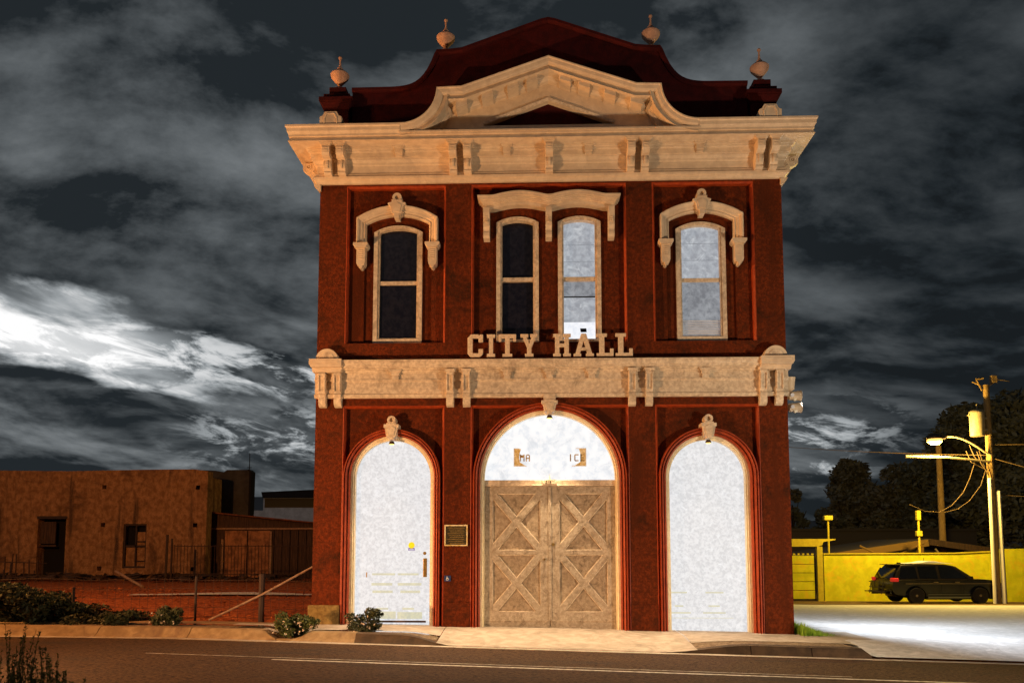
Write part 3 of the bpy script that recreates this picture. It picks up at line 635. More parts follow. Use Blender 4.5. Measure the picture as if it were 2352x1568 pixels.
# parapet and coping
ph = [(-3.70, 10.06), (-2.95, 10.065)]
for i in range(1, 11):
    t = i/10; ph.append((-2.95+.78*t, 10.065+.10*t**1.5+.42*t**4))
ph += [(-2.12, 10.72), (-2.085, 10.78), (-1.80, 10.80), (-1.62, 10.82), (-.12, 11.36), (0, 11.385)]
parap = ph + [(-a, b) for a, b in reversed(ph[:-1])]
pp = MB().prism([(-3.70, 9.04)] + parap + [(3.70, 9.04)], .0, .40).build('parapet', 'maroon', CH)
MB().sweep(parap, [(0.03, -.07), (.03, .47), (-.03, .47), (-.05, .44), (-.05, -.04), (-.02, -.07)], lambda a, b, h: (a, h, b)).build('coping', 'maroon', pp)
def urn(par, c, z0, y=.16):
    prof = [(.11, 0), (.12, .02), (.10, .05), (.045, .075), (.03, .10), (.05, .13), (.10, .19), (.165, .27), (.178, .315), (.178, .33), (.165, .345), (.15, .36), (.09, .41), (.05, .435), (.055, .455), (.03, .475), (.018, .55), (.016, .63), (.022, .645), (.036, .665), (.036, .68), (.022, .70), (.004, .705)]
    MB().lathe(prof, (c, y, z0), 18).build('urn_finial', 'terra', par, smooth=True)
for s in (-1, 1):
    c = s*3.985
    p = MB().box(c-.235, c+.235, -.06, .42, 9.15, 9.66)
    p.add([(c-.235, -.06, 9.66), (c+.235, -.06, 9.66), (c+.235, .42, 9.66), (c-.235, .42, 9.66), (c-.30, -.12, 9.80), (c+.30, -.12, 9.80), (c+.30, .48, 9.80), (c-.30, .48, 9.80)], [(0,1,5,4),(1,2,6,5),(2,3,7,6),(3,0,4,7),(4,5,6,7)])
    p.box(c-.32, c+.32, -.14, .5, 9.80, 9.89); p.box(c-.25, c+.25, -.07, .43, 9.89, 9.98); p.box(c-.16, c+.16, .0, .34, 9.98, 10.15)
    po = p.build('parapet_pedestal', 'maroon', CH, bevel=.01)
    urn(po, c, 10.15); 
    q = MB().box(s*1.955-.16, s*1.955+.16, .0, .36, 10.78, 10.87).build('parapet_pedestal', 'maroon', CH, bevel=.01)
    urn(q, s*1.955, 10.87)

# upper windows
def sash_window(c, hw, zb, zs, rise, zm, y0, panes, label):
    ri = rise*.5; zi = zs+rise*.41
    fr = MB().prism(segpoly(c, hw, zb, zs, rise), y0, .34, [segpoly(c, hw-.075, zb+.10, zi-.03, ri)])
    fr.prism(segpoly(c, hw-.075, zb+.10, zi-.03, ri), y0+.03, .34, [segpoly(c, hw-.105, zb+.12, zi-.05, ri)])
    w = fr.build('window', 'cream2', CH, bevel=.005); tag(w, label)
    hi = hw-.075
    MB().box(c-hi, c+hi, y0+.055, .32, zm-.035, zm+.035).build('sash_rail', 'cream2', w, bevel=.004)
    MB().prism(segpoly(c, hi, zm, zi-.03, ri), .235, .25).build('pane', panes[0], w)
    if 'lit' in panes[0]:
        for k_, zz_ in enumerate((7.10, 6.78)): MB().box(c-hi, c+hi, .229, .234, zz_-.006, zz_+.004).build('blind_edge', 'winlit2', w)
    if panes[1] == 'winlit2':
        for k_ in range(9): MB().box(c-hi, c+hi, .198, .204, 5.36+k_*.032, 5.372+k_*.032+.006*(k_ < 3)).build('blind_slat', 'farwall', w)
    if panes[1] != 'split':
        MB().prism(rect(c-hi, c+hi, zb+.10, zm), .205, .22).build('pane', panes[1], w)
    else:
        MB().prism(rect(c-hi, c+hi, 6.10, zm), .205, .22).build('blind', 'winlit2', w)
        MB().prism(rect(c-hi, c+hi, 5.62, 6.09), .207, .222).build('pane', 'winlit', w)
        MB().prism(rect(c-hi, c+hi, zb+.10, 5.62), .207, .222).build('pane', 'winhot', w)
        MB().box(c-hi, c+hi, .19, .206, 6.085, 6.105).build('blind_bar', 'black', w)
        MB().prism([(c+.02, 5.43), (c+.13, 5.43), (c+.125, 5.50), (c+.01, 5.50)], .195, .205).build('desk_object', 'black', w)
    return w
sash_window(-2.815, .455, 5.21, 7.345, .13, 6.385, .11, ('windark', 'windark'), 'unlit sash window under a keystoned hood, left bay')
sash_window(-.58, .393, 5.16, 7.49, .11, 6.42, .07, ('windark', 'windark'), 'unlit sash window of the middle pair')
sash_window(.566, .397, 5.16, 7.49, .11, 6.42, .07, ('winlit', 'split'), 'lit sash window of the middle pair with half drawn blind')
sash_window(2.805, .455, 5.21, 7.345, .13, 6.385, .11, ('winlit', 'winlit2'), 'lit sash window under a keystoned hood, right bay')

# hoods
def hood_side(c):
    zc = 7.70; hw = .665
    r_ = (hw*hw+.19*.19)/(2*.19); a = math.degrees(math.asin(hw/r_))
    path = [(c-hw, 7.07)] + arc(c, 7.52+.19-r_, r_, 90+a, 90-a, 16) + [(c+hw, 7.07)]
    h = MB().sweep(path, [(-.075, .125), (-.075, .05), (-.055, .02), (-.03, .03), (-.01, .0), (.02, -.01), (.05, -.05), (.075, -.06), (.09, -.055), (.09, .125)], lambda a, b, h: (a, h, b)).build('window_hood', 'cream', CH)
    for s in (-1, 1):
        x = c+s*hw
        MB().prism([(x-.095, 6.985), (x+.095, 6.985), (x+.135, 7.03), (x+.135, 7.075), (x-.135, 7.075), (x-.135, 7.03)], -.11, .125).build('corbel_cap', 'cream', h, bevel=.005)
        b = MB().prism([(x-.08, 6.71), (x-.065, 6.66), (x-.03, 6.65), (x-.03, 6.62), (x, 6.60), (x+.03, 6.62), (x+.03, 6.65), (x+.065, 6.66), (x+.08, 6.71), (x+.08, 6.985), (x-.08, 6.985)], -.06, .125)
        for i in range(5): b.box(x-.042, x+.042, -.074, -.058, 6.775+i*.038, 6.793+i*.038)
        b.build('corbel', 'cream', h, bevel=.004)
    k = MB().prism([(c-.045, 7.54), (c+.045, 7.54), (c+.045, 7.61), (c+.085, 7.63), (c+.12, 7.76), (c+.165, 7.80), (c+.165, 7.825), (c+.10, 7.84), (c+.085, 7.88), (c-.085, 7.88), (c-.10, 7.84), (c-.165, 7.825), (c-.165, 7.80), (c-.12, 7.76), (c-.085, 7.63), (c-.045, 7.61)], -.10, .12)
    k.prism([(c-.06, 7.65), (c+.06, 7.65), (c+.09, 7.78), (c, 7.83), (c-.09, 7.78)], -.115, -.099)
    k.prism(arc(c, 7.94, .085, 0, 360, 24)[:-1], -.08, .12, [arc(c, 7.94, .04, 0, 360, 16)[:-1]]).prism(arc(c, 7.94, .042, 0, 360, 16)[:-1], -.03, .12)
    k.box(c-.10, c+.10, -.09, .12, 7.875, 7.893)
    k.build('keystone', 'cream', h, bevel=.004)
hood_side(-2.815); hood_side(2.805)
def wave(u):
    if abs(u) > 1.02: return 0
    return .078*math.sin(min(1, (1.02-abs(u))/.98)*PI)**1.0 if True else 0
def wavy(hw, zt, zb, y):
    us = lin(-hw, hw, 48)
    return [(u, zt+wave(u)) for u in us] + [(u, zb+wave(u)) for u in reversed(us)], y
hm = MB()
for hw, zt, zb, y in ((1.31, 7.905, 7.875, -.20), (1.29, 7.875, 7.84, -.185), (1.26, 7.84, 7.815, -.15), (1.235, 7.815, 7.79, -.12), (1.225, 7.79, 7.77, -.09), (1.215, 7.77, 7.70, -.055)):
    p, yy = wavy(hw, zt, zb, y); hm.prism(p, yy, .12)
hc = hm.build('window_hood', 'cream', CH)
for c in (-1.15, 0.0, 1.15):
    b = MB().prismx([(.12, 7.70), (-.13, 7.70), (-.13, 7.60), (-.10, 7.50), (-.09, 7.36), (-.05, 7.30), (-.05, 7.26), (-.07, 7.25), (-.07, 7.19), (-.04, 7.15), (.12, 7.13)], c-.057, c+.057)
    for i in range(6): b.box(c-.03, c+.03, -.125, -.08, 7.42+i*.035, 7.435+i*.035)
    b.build('corbel', 'cream', hc, bevel=.004)

# conduit along the right-hand corner
MB().box(HW, HW+.03, 2.5, 2.62, -.5, 2.9).build('conduit', 'red', CH)

# sign letters CITY HALL (slab serif)
def letter_polys(ch):
    s = .27                                                     # stroke as part of the height
    F = []
    if ch == 'I': F = [[(0,0),(.52,0),(.52,.15),(.39,.15),(.39,.85),(.52,.85),(.52,1),(0,1),(0,.85),(.13,.85),(.13,.15),(0,.15)]]
    if ch == 'T': F = [[(.2,0),(.7,0),(.7,.14),(.57,.14),(.57,.82),(.76,.82),(.76,.68),(.9,.68),(.9,1),(0,1),(0,.68),(.14,.68),(.14,.82),(.33,.82),(.33,.14),(.2,.14)]]
    if ch == 'Y': F = [[(.24,0),(.7,0),(.7,.14),(.59,.14),(.59,.40),(.82,.86),(.92,.86),(.92,1),(.52,1),(.52,.86),(.60,.86),(.47,.58),(.34,.86),(.42,.86),(.42,1),(.0,1),(.0,.86),(.12,.86),(.35,.40),(.35,.14),(.24,.14)]]
    if ch == 'H': F = [[(0,0),(.40,0),(.40,.14),(.33,.14),(.33,.42),(.59,.42),(.59,.14),(.52,.14),(.52,0),(.92,0),(.92,.14),(.82,.14),(.82,.86),(.92,.86),(.92,1),(.52,1),(.52,.86),(.59,.86),(.59,.58),(.33,.58),(.33,.86),(.40,.86),(.40,1),(0,1),(0,.86),(.10,.86),(.10,.14),(0,.14)]]
    if ch == 'L': F = [[(0,0),(.78,0),(.78,.34),(.62,.34),(.62,.15),(.36,.15),(.36,.86),(.48,.86),(.48,1),(0,1),(0,.86),(.12,.86),(.12,.14),(0,.14)]]
    if ch == 'C': F = [[(.16,0),(.58,0),(.74,.15),(.74,.36),(.52,.36),(.52,.17),(.24,.17),(.24,.83),(.52,.83),(.52,.66),(.74,.66),(.74,1),(.60,1),(.56,.95),(.50,1),(.16,1),(0,.85),(0,.15)]]
    if ch == 'A': return [[(0,0),(.36,0),(.36,.13),(.30,.13),(.345,.27),(.60,.27),(.645,.13),(.58,.13),(.58,0),(.96,0),(.96,.13),(.88,.13),(.60,1),(.36,1),(.08,.13),(0,.13)], [(.39,.40),(.555,.40),(.475,.68)]]
    return F
sg = empty('sign', (CX, -.09, 4.895), label='cream slab letters reading CITY HALL above the lower cornice', cat='sign')
H = .42
for _ in (): pass
for ch, x0, x1 in (('C', -1.265, -.985), ('I', -.915, -.765), ('T', -.70, -.385), ('Y', -.305, .005), ('H', .285, .605), ('A', .655, 1.02), ('L', 1.07, 1.375), ('L', 1.41, 1.72)):
    P = letter_polys(ch); wmax = max(p[0] for p in P[0]); f = (x1-x0)/wmax
    P = [[(x0-CX+p[0]*f, p[1]*H) for p in l] for l in P]
    MB().prism(P[0], -.045, 0, P[1:]).build('letter', 'letter', sg, bevel=.006)
for x in (-1.1, 1.5): pass

# plaque and small blue sign on the pilaster left of the middle doors
pq = empty('plaque', (-1.465, -.02, 1.68), label='dark bronze plaque in a thin gilt frame on the red pilaster', cat='plaque')
MB().box(-.19, .19, -.02, .018, -.17, .17).build('plate', 'bronze', pq)
MB().prism(rect(-.208, .208, -.188, .188), -.03, .0, [rect(-.186, .186, -.166, .166)]).build('frame', 'gold', pq)
mm = MB()
for i in range(9): mm.box(-.15+.02*(i % 3), .15-.015*(i % 2), -.024, -.0201, .135-i*.034-.007, .135-i*.034+.005)
mm.build('raised_text_lines', 'brass', pq)
bs = empty('wall_sign', (-1.615, -.02, .915), label='small blue square sign with white wheelchair symbol below the plaque', cat='sign')
MB().box(-.056, .056, -.012, .018, -.05, .05).build('plate', 'blue', bs)
w = MB().lathe([(.007, -.004), (.007, 0)], (-.006, -.0125, .032), 10, 'y'); w.prism(arc(.0, -.012, .024, 100, 370, 16)+arc(.0, -.012, .017, 370, 100, 16), -.016, -.0122)
w.prism([(-.010, .024), (-.002, .024), (.0, .0), (.018, .0), (.026, -.022), (.020, -.024), (.013, -.007), (-.008, -.007)], -.016, -.0122).build('wheelchair_symbol', 'white', bs)

# floodlight cluster on the right-hand side wall
fl = empty('wall_floodlight', (4.50, .5, 4.25), label='cluster of cream floodlights fixed to the right side wall below the lower cornice', cat='floodlight')
MB().box(0, .07, -.10, .10, -.12, .26).tube([(.05, 0, .2), (.16, 0, .24)], .035).build('bracket', 'cream', fl)
for (x, z, t) in ((.20, .24, 0), (.27, .02, 1), (.27, -.20, 1)):
    lb = MB().lathe([(.03, -.13), (.075, -.10), (.085, 0), (.095, .10), (.105, .12)], (x, 0, z), 14, 'x' if t else 'z').build('lamp_head', 'cream', fl, smooth=True)
    MB().lathe([(.045, 0), (.03, -.035), (.01, -.05)], (x, -.03, z-.055), 12).build('shade', 'polewhite', lb)
    if t: MB().lathe([(.035, -.012), (.035, 0)], (x-.06, -.088, z), 12, 'y').build('lens', 'roofwhite', lb)
spot('flood_beam', (4.95, .45, 4.15), (7.8, 5.4, -.3), 3000, (.86, .92, 1.0), 66, 1.0, .12, parent=fl)
spot('flood_beam', (4.95, .40, 4.35), (9.0, 1.5, -.2), 3600, (.86, .92, 1.0), 88, .9, .12, parent=fl)

# ------------------------------------------------------------------ LEFT SIDE
def add_piece(par, name, mt, x0, x1, y0, y1, z0, z1, **k): return MB().box(x0, x1, y0, y1, z0, z1).build(name, mt, par, **k)
ad = empty('adobe_building', (-19, 20, .1), label='long derelict adobe building with flat crumbling top left of the city hall', cat='building')
top = [(-40, 4.80), (-23.5, 4.84), (-20.5, 4.80), (-17, 4.86), (-14.9, 4.87), (-14.31, 4.78)]
DX = lambda x: x+19
adw = [(DX(a), b-.1) for a, b in top]
hol = [rect(DX(-21.72), DX(-20.48), .12, 2.62), rect(DX(-17.93), DX(-16.92), .50, 2.40)]
sq = [(-18.86, 4.10), (-14.73, 4.07), (-18.85, 2.46), (-14.80, 2.44), (-18.93, .58), (-14.85, .56)]
hol += [rect(DX(a)-.09, DX(a)+.09, b-.19, b-.01) for a, b in sq]
# irregular, slightly lumpy front face
MB().prism([(DX(-40), -.6), (DX(-14.31), -.6)] + list(reversed(adw)), 0, .55, hol).box(DX(-40), DX(-14.6), .55, 2.3, -.6, 4.5).build('wall', 'adobe', ad)
MB().box(DX(-21.7), DX(-20.5), .5, .54, 0.1, 2.6).build('doorway', 'void', ad)
dd = MB().box(DX(-21.68), DX(-21.0), .12, .18, 1.55, 2.5).box(DX(-21.75), DX(-20.95), .10, .16, 1.42, 1.50).build('door', 'boards', ad)
MB().box(DX(-21.76), DX(-20.44), -.03, .3, 2.62, 2.74).build('lintel', 'oldframe', ad)
wn = MB().prism(rect(DX(-18.0), DX(-16.86), .42, 2.46), .05, .14, [rect(DX(-17.86), DX(-16.98), .58, 2.32)]).build('window', 'oldframe', ad)
MB().box(DX(-17.44), DX(-17.38), .08, .12, .58, 2.32).box(DX(-17.86), DX(-16.98), .08, .12, 1.40, 1.48).box(DX(-17.40), DX(-16.98), .08, .12, 1.62, 1.66).box(DX(-17.42), DX(-16.98), .08, .12, .78, .82).build('mullion', 'oldframe', wn)
MB().box(DX(-17.38), DX(-16.98), .16, .19, .58, 2.05).box(DX(-17.86), DX(-17.44), .16, .19, .58, 1.40).build('boarding', 'adobe', wn)
MB().box(DX(-17.86), DX(-16.98), .3, .33, .58, 2.32).build('dark_interior', 'void', wn)
for a, b in sq: MB().box(DX(a)-.09, DX(a)+.09, .3, .35, b-.19, b-.01).build('beam_hole', 'void', ad)
gb = empty('rendered_wall', (-14, 22.5, 0), label='grey rendered wall end rising behind the adobe building', cat='wall')
MB().prism([(-3, 0), (.60, 0), (.60, 5.0), (.50, 5.08), (-.45, 5.08), (-.60, 4.98), (-1.0, 5.05), (-3, 5.12)], 0, .5).build('wall', 'adobegrey', gb)
MB().prism([(.60, 0), (.66, 0), (.70, 5.0), (.56, 5.10), (.50, 5.08), (.60, 5.0)], -.02, .52).build('edge', 'void', gb)
sh = empty('shed', (-12.3, 21, .1), label='low lean-to shed with rusty double doors between adobe wall and city hall', cat='shed')
MB().prism([(-2.2, -.5), (9, -.5), (9, 1.8), (-2.2, 2.90)], 0, 5).build('wall', 'boards', sh)
MB().sweep([(-2.3, 2.97), (9, 1.86)], [(0, -.2), (0, 5.1), (-.06, 5.1), (-.06, -.2)], lambda a, b, h: (a, h, b)).build('roof', 'rust', sh)
MB().box(-2.2, 9, -.06, .0, 2.18, 2.25).build('rail', 'pipe', sh)
dr_ = MB().box(-1.54, -.56, -.05, -.01, -.05, 2.12).build('door', 'doorold', sh); tag(dr_, 'left leaf of the rusty shed door')
dr2 = MB().box(-.50, .46, -.05, -.01, -.05, 2.12).build('door', 'doorold', sh); tag(dr2, 'right leaf of the rusty shed door')
for d_, a, b in ((dr_, -1.54, -.56), (dr2, -.5, .46)):
    MB().prism(rect(a, b, -.05, 2.12), -.07, -.05, [rect(a+.1, b-.1, .05, .92), rect(a+.1, b-.1, 1.04, 2.0)]).build('door_frame', 'doorold', d_)
MB().box(-1.70, -1.60, -.08, 0, -.2, 1.75).build('post', 'pipe', sh); MB().box(.47, .55, -.08, 0, -.2, 2.1).build('post', 'pipe', sh)
for i in range(22): 
    x = .62+i*.36
    MB().box(x, x+.03, -.02, 0, -.2, 2.15).build('board_joint', 'void', sh)
# far things beyond the shed
fb = empty('far_building', (-34, 95, 0), label='distant low building with pale grey wall seen over the shed roof', cat='building')
MB().prism([(-12, -2), (30, -2), (30, 6.4), (9.5, 6.4), (8, 8.3), (-3.6, 8.3), (-3.6, 6.6), (-12, 6.6)], 0, 12).build('wall', 'farwall', fb)
MB().prism([(-3.6, 8.3), (8.0, 8.3), (11.0, 7.3), (11, 8.1), (7.6, 9.6), (-3.8, 9.1)], -.4, 12).build('roof', 'farroof', fb)
MB().box(-3.4, 7.2, -.06, 0, 7.0, 8.2).build('fascia', 'beige', fb)
MB().box(-7.2, -6.6, -.3, 0, 4.6, 7.6).build('pale_post', 'polewhite', fb)
an = MB().tube([(-39.3, 94, 0), (-39.3, 94, 14.4)], .12, 6, .05).tube([(-39.6, 94, 12.4), (-39.0, 94, 12.4)], .05, 5).build('antenna_mast', 'metaldark')
tag(an, 'thin antenna mast rising behind the shed roof', 'antenna')
hp = MB(); xs = lin(-400, 420, 80)
hz = lambda x: 6 + 10*noise.noise(Vector((x*.012, 3, 0))) + 8*math.exp(-((x+75)/30)**2) + 4*noise.noise(Vector((x*.05, 9, 0)))
for sgn, y0 in ((0, 260),):
    vs = []
    for x in xs: vs += [(x, y0-60, -3), (x, y0, max(2, hz(x))+7), (x, y0+80, -3)]
    hp.add(vs, [(i*3+k, i*3+k+1, (i+1)*3+k+1, (i+1)*3+k) for i in range(len(xs)-1) for k in (0, 1)])
tag(hp.build('hill', 'hill', smooth=True), kind='structure')

# wire fence along the front of the lot
zl = lambda x: base(x)
fe = empty('wire_fence', (-8, .25, 0), label='rusty wire mesh fence with dark posts round the red dirt lot', cat='fence')
for (x, h, r) in ((-11.5, .9, .025), (-8.55, .60, .025), (-6.27, .80, .025), (-5.05, .86, .055)):
    MB().tube([(x+8, 0, zl(x)-.1), (x+8, 0, zl(x)+h)], r, 8).build('post', 'postdark', fe)
wr = MB()
for k in range(5): 
    pts = [(x+8, .0, zl(x)+.06+k*.17+.015*math.sin(x*3+k)) for x in lin(-14, -4.12, 30)]
    wr.tube(pts, .004, 4)
for i in range(65):
    x = -14+i*.152; wr.tube([(x+8, 0, zl(x)+.04), (x+8, 0, zl(x)+.76)], .0028, 4)
wr.build('mesh', 'wire', fe)
rl = MB().tube([(-5.95, .10, zl(-6)+.02), (-5.0, .16, .62), (-4.10, .22, 1.12)], .019, 8).build('slanting_rail', 'pipe')
tag(rl, 'pale rail slanting up from the dirt to the city hall corner', 'rail')
fp = empty('wire_fence', (-11.8, 17.2, base(-11.8)), label='dark fence of thin upright wires before the lean-to shed', cat='fence')
m = MB()
for i in range(46): m.tube([(-2.6+i*.135, 0, 0), (-2.6+i*.135, 0, 1.45+.03*math.sin(i))], .012, 4)
m.tube([(-2.6, 0, 1.40), (3.6, 0, 1.40)], .014, 4).tube([(-2.6, 0, .3), (3.6, 0, .3)], .014, 4)
m.build('mesh', 'postdark', fp)
MB().tube([(-2.7, 0, -.1), (-2.7, 0, 1.7)], .04, 6).build('post', 'postdark', fp)
pk = empty('picket_panel', (-21.2, 17.5, 0), label='dark leaning pickets in front of the adobe doorway', cat='fence')
for i in range(12):
    x = -1.6+i*.27+random.uniform(-.05, .05); MB().tube([(x, 0, 0.05), (x+random.uniform(-.05, .05), 0, random.uniform(.8, 1.3))], .025, 5).build('picket', 'postdark', pk)
MB().tube([(-1.7, 0, .95), (1.5, 0, .85)], .018, 5).build('rail', 'postdark', pk)
for (x, h, t) in ((-24.0, 2.2, .25), (-22.1, 1.5, .05), (-14.9, 2.0, .02)):
    o = MB().tube([(x, 17.6, 0), (x+t, 17.6, h)], .05, 6).build('leaning_post', 'postdark')
    tag(o, {-24.0: 'tall dark post leaning right at the far left of the dirt lot', -22.1: 'short dark post beside the tall leaning one', -14.9: 'thin dark post standing before the right corner of the adobe wall'}[x], 'post')
pln = MB().tube([(-15.3, 14.5, .62), (-13.3, 12.5, .16)], .045, 6).build('fallen_plank', 'pipe'); tag(pln, 'pale plank leaning down to the ground before the adobe wall', 'plank')
# stones and clods on the dirt lot
st = MB()
for i in range(3800):
    x = random.uniform(-24, -4.4); y = random.uniform(.5, 12); r = random.uniform(.012, .045)*(1+.08*y)
    c = Vector((x, y, zl(x)+r*.1)); vs = [c+Vector((random.uniform(-1, 1), random.uniform(-1, 1), random.uniform(.1, .8)))*r for _ in range(4)]
    st.add(vs, [(0, 1, 2), (0, 2, 3), (0, 3, 1), (1, 3, 2)])
tag(st.build('gravel', 'dirt'), 'loose red stones and clods scattered over the dirt lot', 'gravel', kind='stuff')
rb = MB()
for i in range(260):
    x = random.uniform(-24, -9.5); y = random.uniform(16.6, 19.6); r = random.uniform(.08, .32)
    c = Vector((x, y, zl(x)+.05)); vs = [c+Vector((random.uniform(-1.6, 1.6), random.uniform(-1, 1), random.uniform(-.1, .9)))*r for _ in range(5)]
    rb.add(vs, [(0, 1, 2), (0, 2, 3), (0, 3, 4), (0, 4, 1), (1, 2, 4)])
tag(rb.build('rubble', 'boards'), 'dark rubble and brush heaped along the foot of the adobe wall', 'rubble', kind='stuff')
grid_t('light_patch', 'lot', lin(-11.3, -6.3, 14), lin(0, 1, 5), lambda x, t: (x, 7.6+.5*math.sin((x+11)*.6)*.6+t*(.9+.4*math.sin(x*1.3)), zl(x)+.035))  # pale sheet standing in for a patch of light on the dirt

# ------------------------------------------------------------------ RIGHT SIDE
LZ = lambda x, y: drop(x, y)
WY = 23.6
wl = empty('boundary_wall', (17, WY, LZ(17, WY)), label='long yellow painted wall behind the black car', cat='wall')
zw = lambda z: z-LZ(17, WY)
MB().prism([(13.25-17, -.5), (21.4-17, -.5), (21.4-17, zw(1.32)), (19.3-17, zw(1.22)), (13.25-17, zw(1.19))], 0, .3).build('wall', 'yellow', wl)
MB().sweep([(13.23-17, zw(1.22)), (19.3-17, zw(1.25)), (21.42-17, zw(1.35))], [(0, -.05), (0, .35), (-.05, .35), (-.05, -.05)], lambda a, b, h: (a, h, b)).build('coping', 'yellow2', wl)
wl2 = MB().prism([(0, -.4), (22, -.4), (22, 2.75), (0, 2.40)], 0, .3).build('boundary_wall', 'yellow', None, (21.1, WY-.5, LZ(20.9, WY)))
tag(wl2, 'taller yellow wall section right of the utility pole', 'wall')
gt = empty('gate', (11.35, WY-.2, LZ(11, WY)), label='yellow boarded gate with toothed top under a yellow beam', cat='gate')
gz = lambda z: z-.22-LZ(11, WY)
MB().prism([(-2.6, gz(1.75)), (1.55, gz(1.75)), (1.75, gz(1.82)), (1.80, gz(1.96)), (2.35, gz(2.05)), (2.35, gz(2.10)), (-2.6, gz(2.10))], -.1, .1).build('beam', 'yellow2', gt)
MB().box(1.50, 1.75, -.10, .10, -.1, gz(1.75)).build('post', 'yellow2', gt)
g = MB()
for i in range(5): g.box(-2.4, 1.38, 0, .05, .12+i*.40, .12+i*.40+.375)
gp = g.build('board_panel', 'yellow', gt)
g = MB()
for i in range(18): g.box(-2.3+i*.21, -2.3+i*.21+.10, .0, .04, 2.12, 2.2)
g.build('toothed_top', 'yellow2', gp)
MB().box(-2.42, 1.40, .02, .09, .05, .11).box(1.36, 1.42, .01, .10, .05, 2.15).build('gate_frame', 'metaldark', gt)
def wall_post(x, zt, label, head):
    e = empty('wall_lamp_post', (x, WY+.45, zt-3), label=label, cat='lamp post')
    MB().tube([(0, 0, -1.2), (0, 0, 3)], .05, 8).build('post', 'yellow2', e)
    if head: MB().box(-.2, .2, -.14, .14, 2.86, 3.08).build('lamp_head', 'yellow2', e, bevel=.03); MB().tube([(0, -.08, 1.1), (-.07, -.1, .9), (-.05, -.1, .6), (.02, -.08, .55)], .02, 5).build('cable_loop', 'yellow2', e)
    else:
        MB().box(-.09, .09, -.1, .1, 2.6, 3.05).build('camera_head', 'yellow2', e, bevel=.02); MB().box(-.13, .13, -.1, .1, 1.85, 2.1).build('junction_box', 'yellow2', e, bevel=.02)
wall_post(13.65, 2.90, 'short yellow lamp post with boxy head behind the wall beside the gate', True)
wall_post(17.85, 3.16, 'thin yellow post carrying a security camera behind the wall above the car', False)
# open carport roof behind wall
cp = empty('carport', (18.1, 27, -.78), label='low gabled carport roof seen over the yellow wall', cat='carport')
def plank(name, mt, pts, y0, y1, t=.12, par=cp): return MB().sweep(pts, [(0, y0), (0, y1), (-t, y1), (-t, y0)], lambda a, b, h: (a, h, b)).build(name, mt, par)
plank('roof', 'farroof', [(-4.6, 1.80), (1.55, 2.72), (6.2, 2.05)], 0, 7, .10)
plank('gable_board', 'beige', [(-3.0, 2.02), (1.5, 2.68)], -.12, 0, .34)
plank('gable_board', 'boards', [(1.6, 2.70), (6.2, 2.03)], -.12, 0, .30)
for a, b in (((-1.9, 2.35), (0.2, 1.3)), ((1.3, 2.5), (-.6, 1.6))): MB().tube([(a[0], -.1, a[1]), (b[0], -.1, b[1])], .06, 6).build('brace', 'beige', cp)
MB().box(1.0, 1.28, -.1, .15, -.5, 2.45).build('post', 'beige', cp)
MB().tube([(1.8, -.2, 2.2), (2.0, -.2, 1.95), (3.2, -.2, 1.75), (3.7, -.2, 1.55), (3.75, -.2, 1.2)], .05, 6).build('gutter_pipe', 'galv', cp)
for x, y, zt, w_, mt, lb in ((15.5, 48, 5.2, 6.0, 'beige', 'beige flat topped building far behind the gate'), (21, 40, 2.6, 16, 'farroof', 'low dark roofed building behind the yellow wall')):
    b = MB().box(-w_/2, w_/2, 0, 5, -3, zt)
    e = empty('far_building', (x, y, 0), label=lb, cat='building'); b.build('wall', mt, e)
    MB().box(-w_/2-.1, w_/2+.1, -.1, 5.1, zt, zt+.15).build('roof', 'farroof', e)

# utility pole with street light, transformer, conduits
PX, PY = 19.4, 20.6; PZ = LZ(PX, PY)
up = empty('utility_pole', (PX, PY, PZ), label='tall wooden utility pole with transformer and glowing sodium street light', cat='utility pole')
MB().tube([(0, 0, -.3), (-.02, 0, 9.35)], .165, 12, .12).build('pole', 'polewood', up, smooth=True)
MB().tube([(-.20, -.18, 0), (-.17, -.18, 5.3)], .075, 8).build('conduit', 'polewhite', up)
MB().tube([(.20, -.16, 0), (.18, -.16, 4.75)], .085, 8).build('conduit', 'polewhite', up)
MB().tube([(.36, 0, 0), (.34, 0, 2.5)], .05, 8).build('conduit', 'postdark', up)
tf = MB().lathe([(.02, -.01), (.27, 0), (.29, .04), (.30, .95), (.31, .98), (.31, 1.04), (.26, 1.10), (.05, 1.12)], (-.50, -.05, 7.12), 20).box(-.25, 0, -.1, .0, 7.35, 7.43).box(-.25, 0, -.1, .0, 7.85, 7.93).build('transformer', 'galv', up, smooth=True)
MB().tube([(-.48, -.05, 8.22), (-.48, -.05, 8.5)], .03, 6).tube([(-.80, -.05, 7.97), (-.88, -.05, 8.05)], .03, 6).build('bushing', 'galv', tf)
tp = MB().tube([(0, 0, 9.2), (-.55, .1, 9.52)], .03, 6).tube([(0, 0, 9.25), (.30, 0, 9.45)], .035, 6).box(.20, .42, -.1, .1, 9.45, 9.75).tube([(-.2, 0, 9.1), (-.42, 0, 9.6)], .03, 6).tube([(-.42, 0, 9.6), (-.12, 0, 9.66)], .05, 6).tube([(.42, 0, 9.6), (1.0, 0, 9.5)], .02, 5).build('insulator_bracket', 'polewood', up)
armp = [(0, -.1, 6.30)] + [(-.1-2.0*t, -.1-.4*t, 6.30+.76*math.sin(t*PI*.56)) for t in lin(.1, 1, 10)]
MB().tube(armp, .045, 8).build('lamp_arm', 'galv', up, smooth=True)
ae = armp[-1]
hd = MB().lathe([(.03, .45), (.12, .25), (.17, .0), (.15, -.25), (.05, -.4)], (ae[0]-.40, ae[1], ae[2]-.04), 14, 'x').build('lamp_head', 'metaldark', up, smooth=True)
LX, LY, LZZ = ae[0]-.45, ae[1], ae[2]-.16
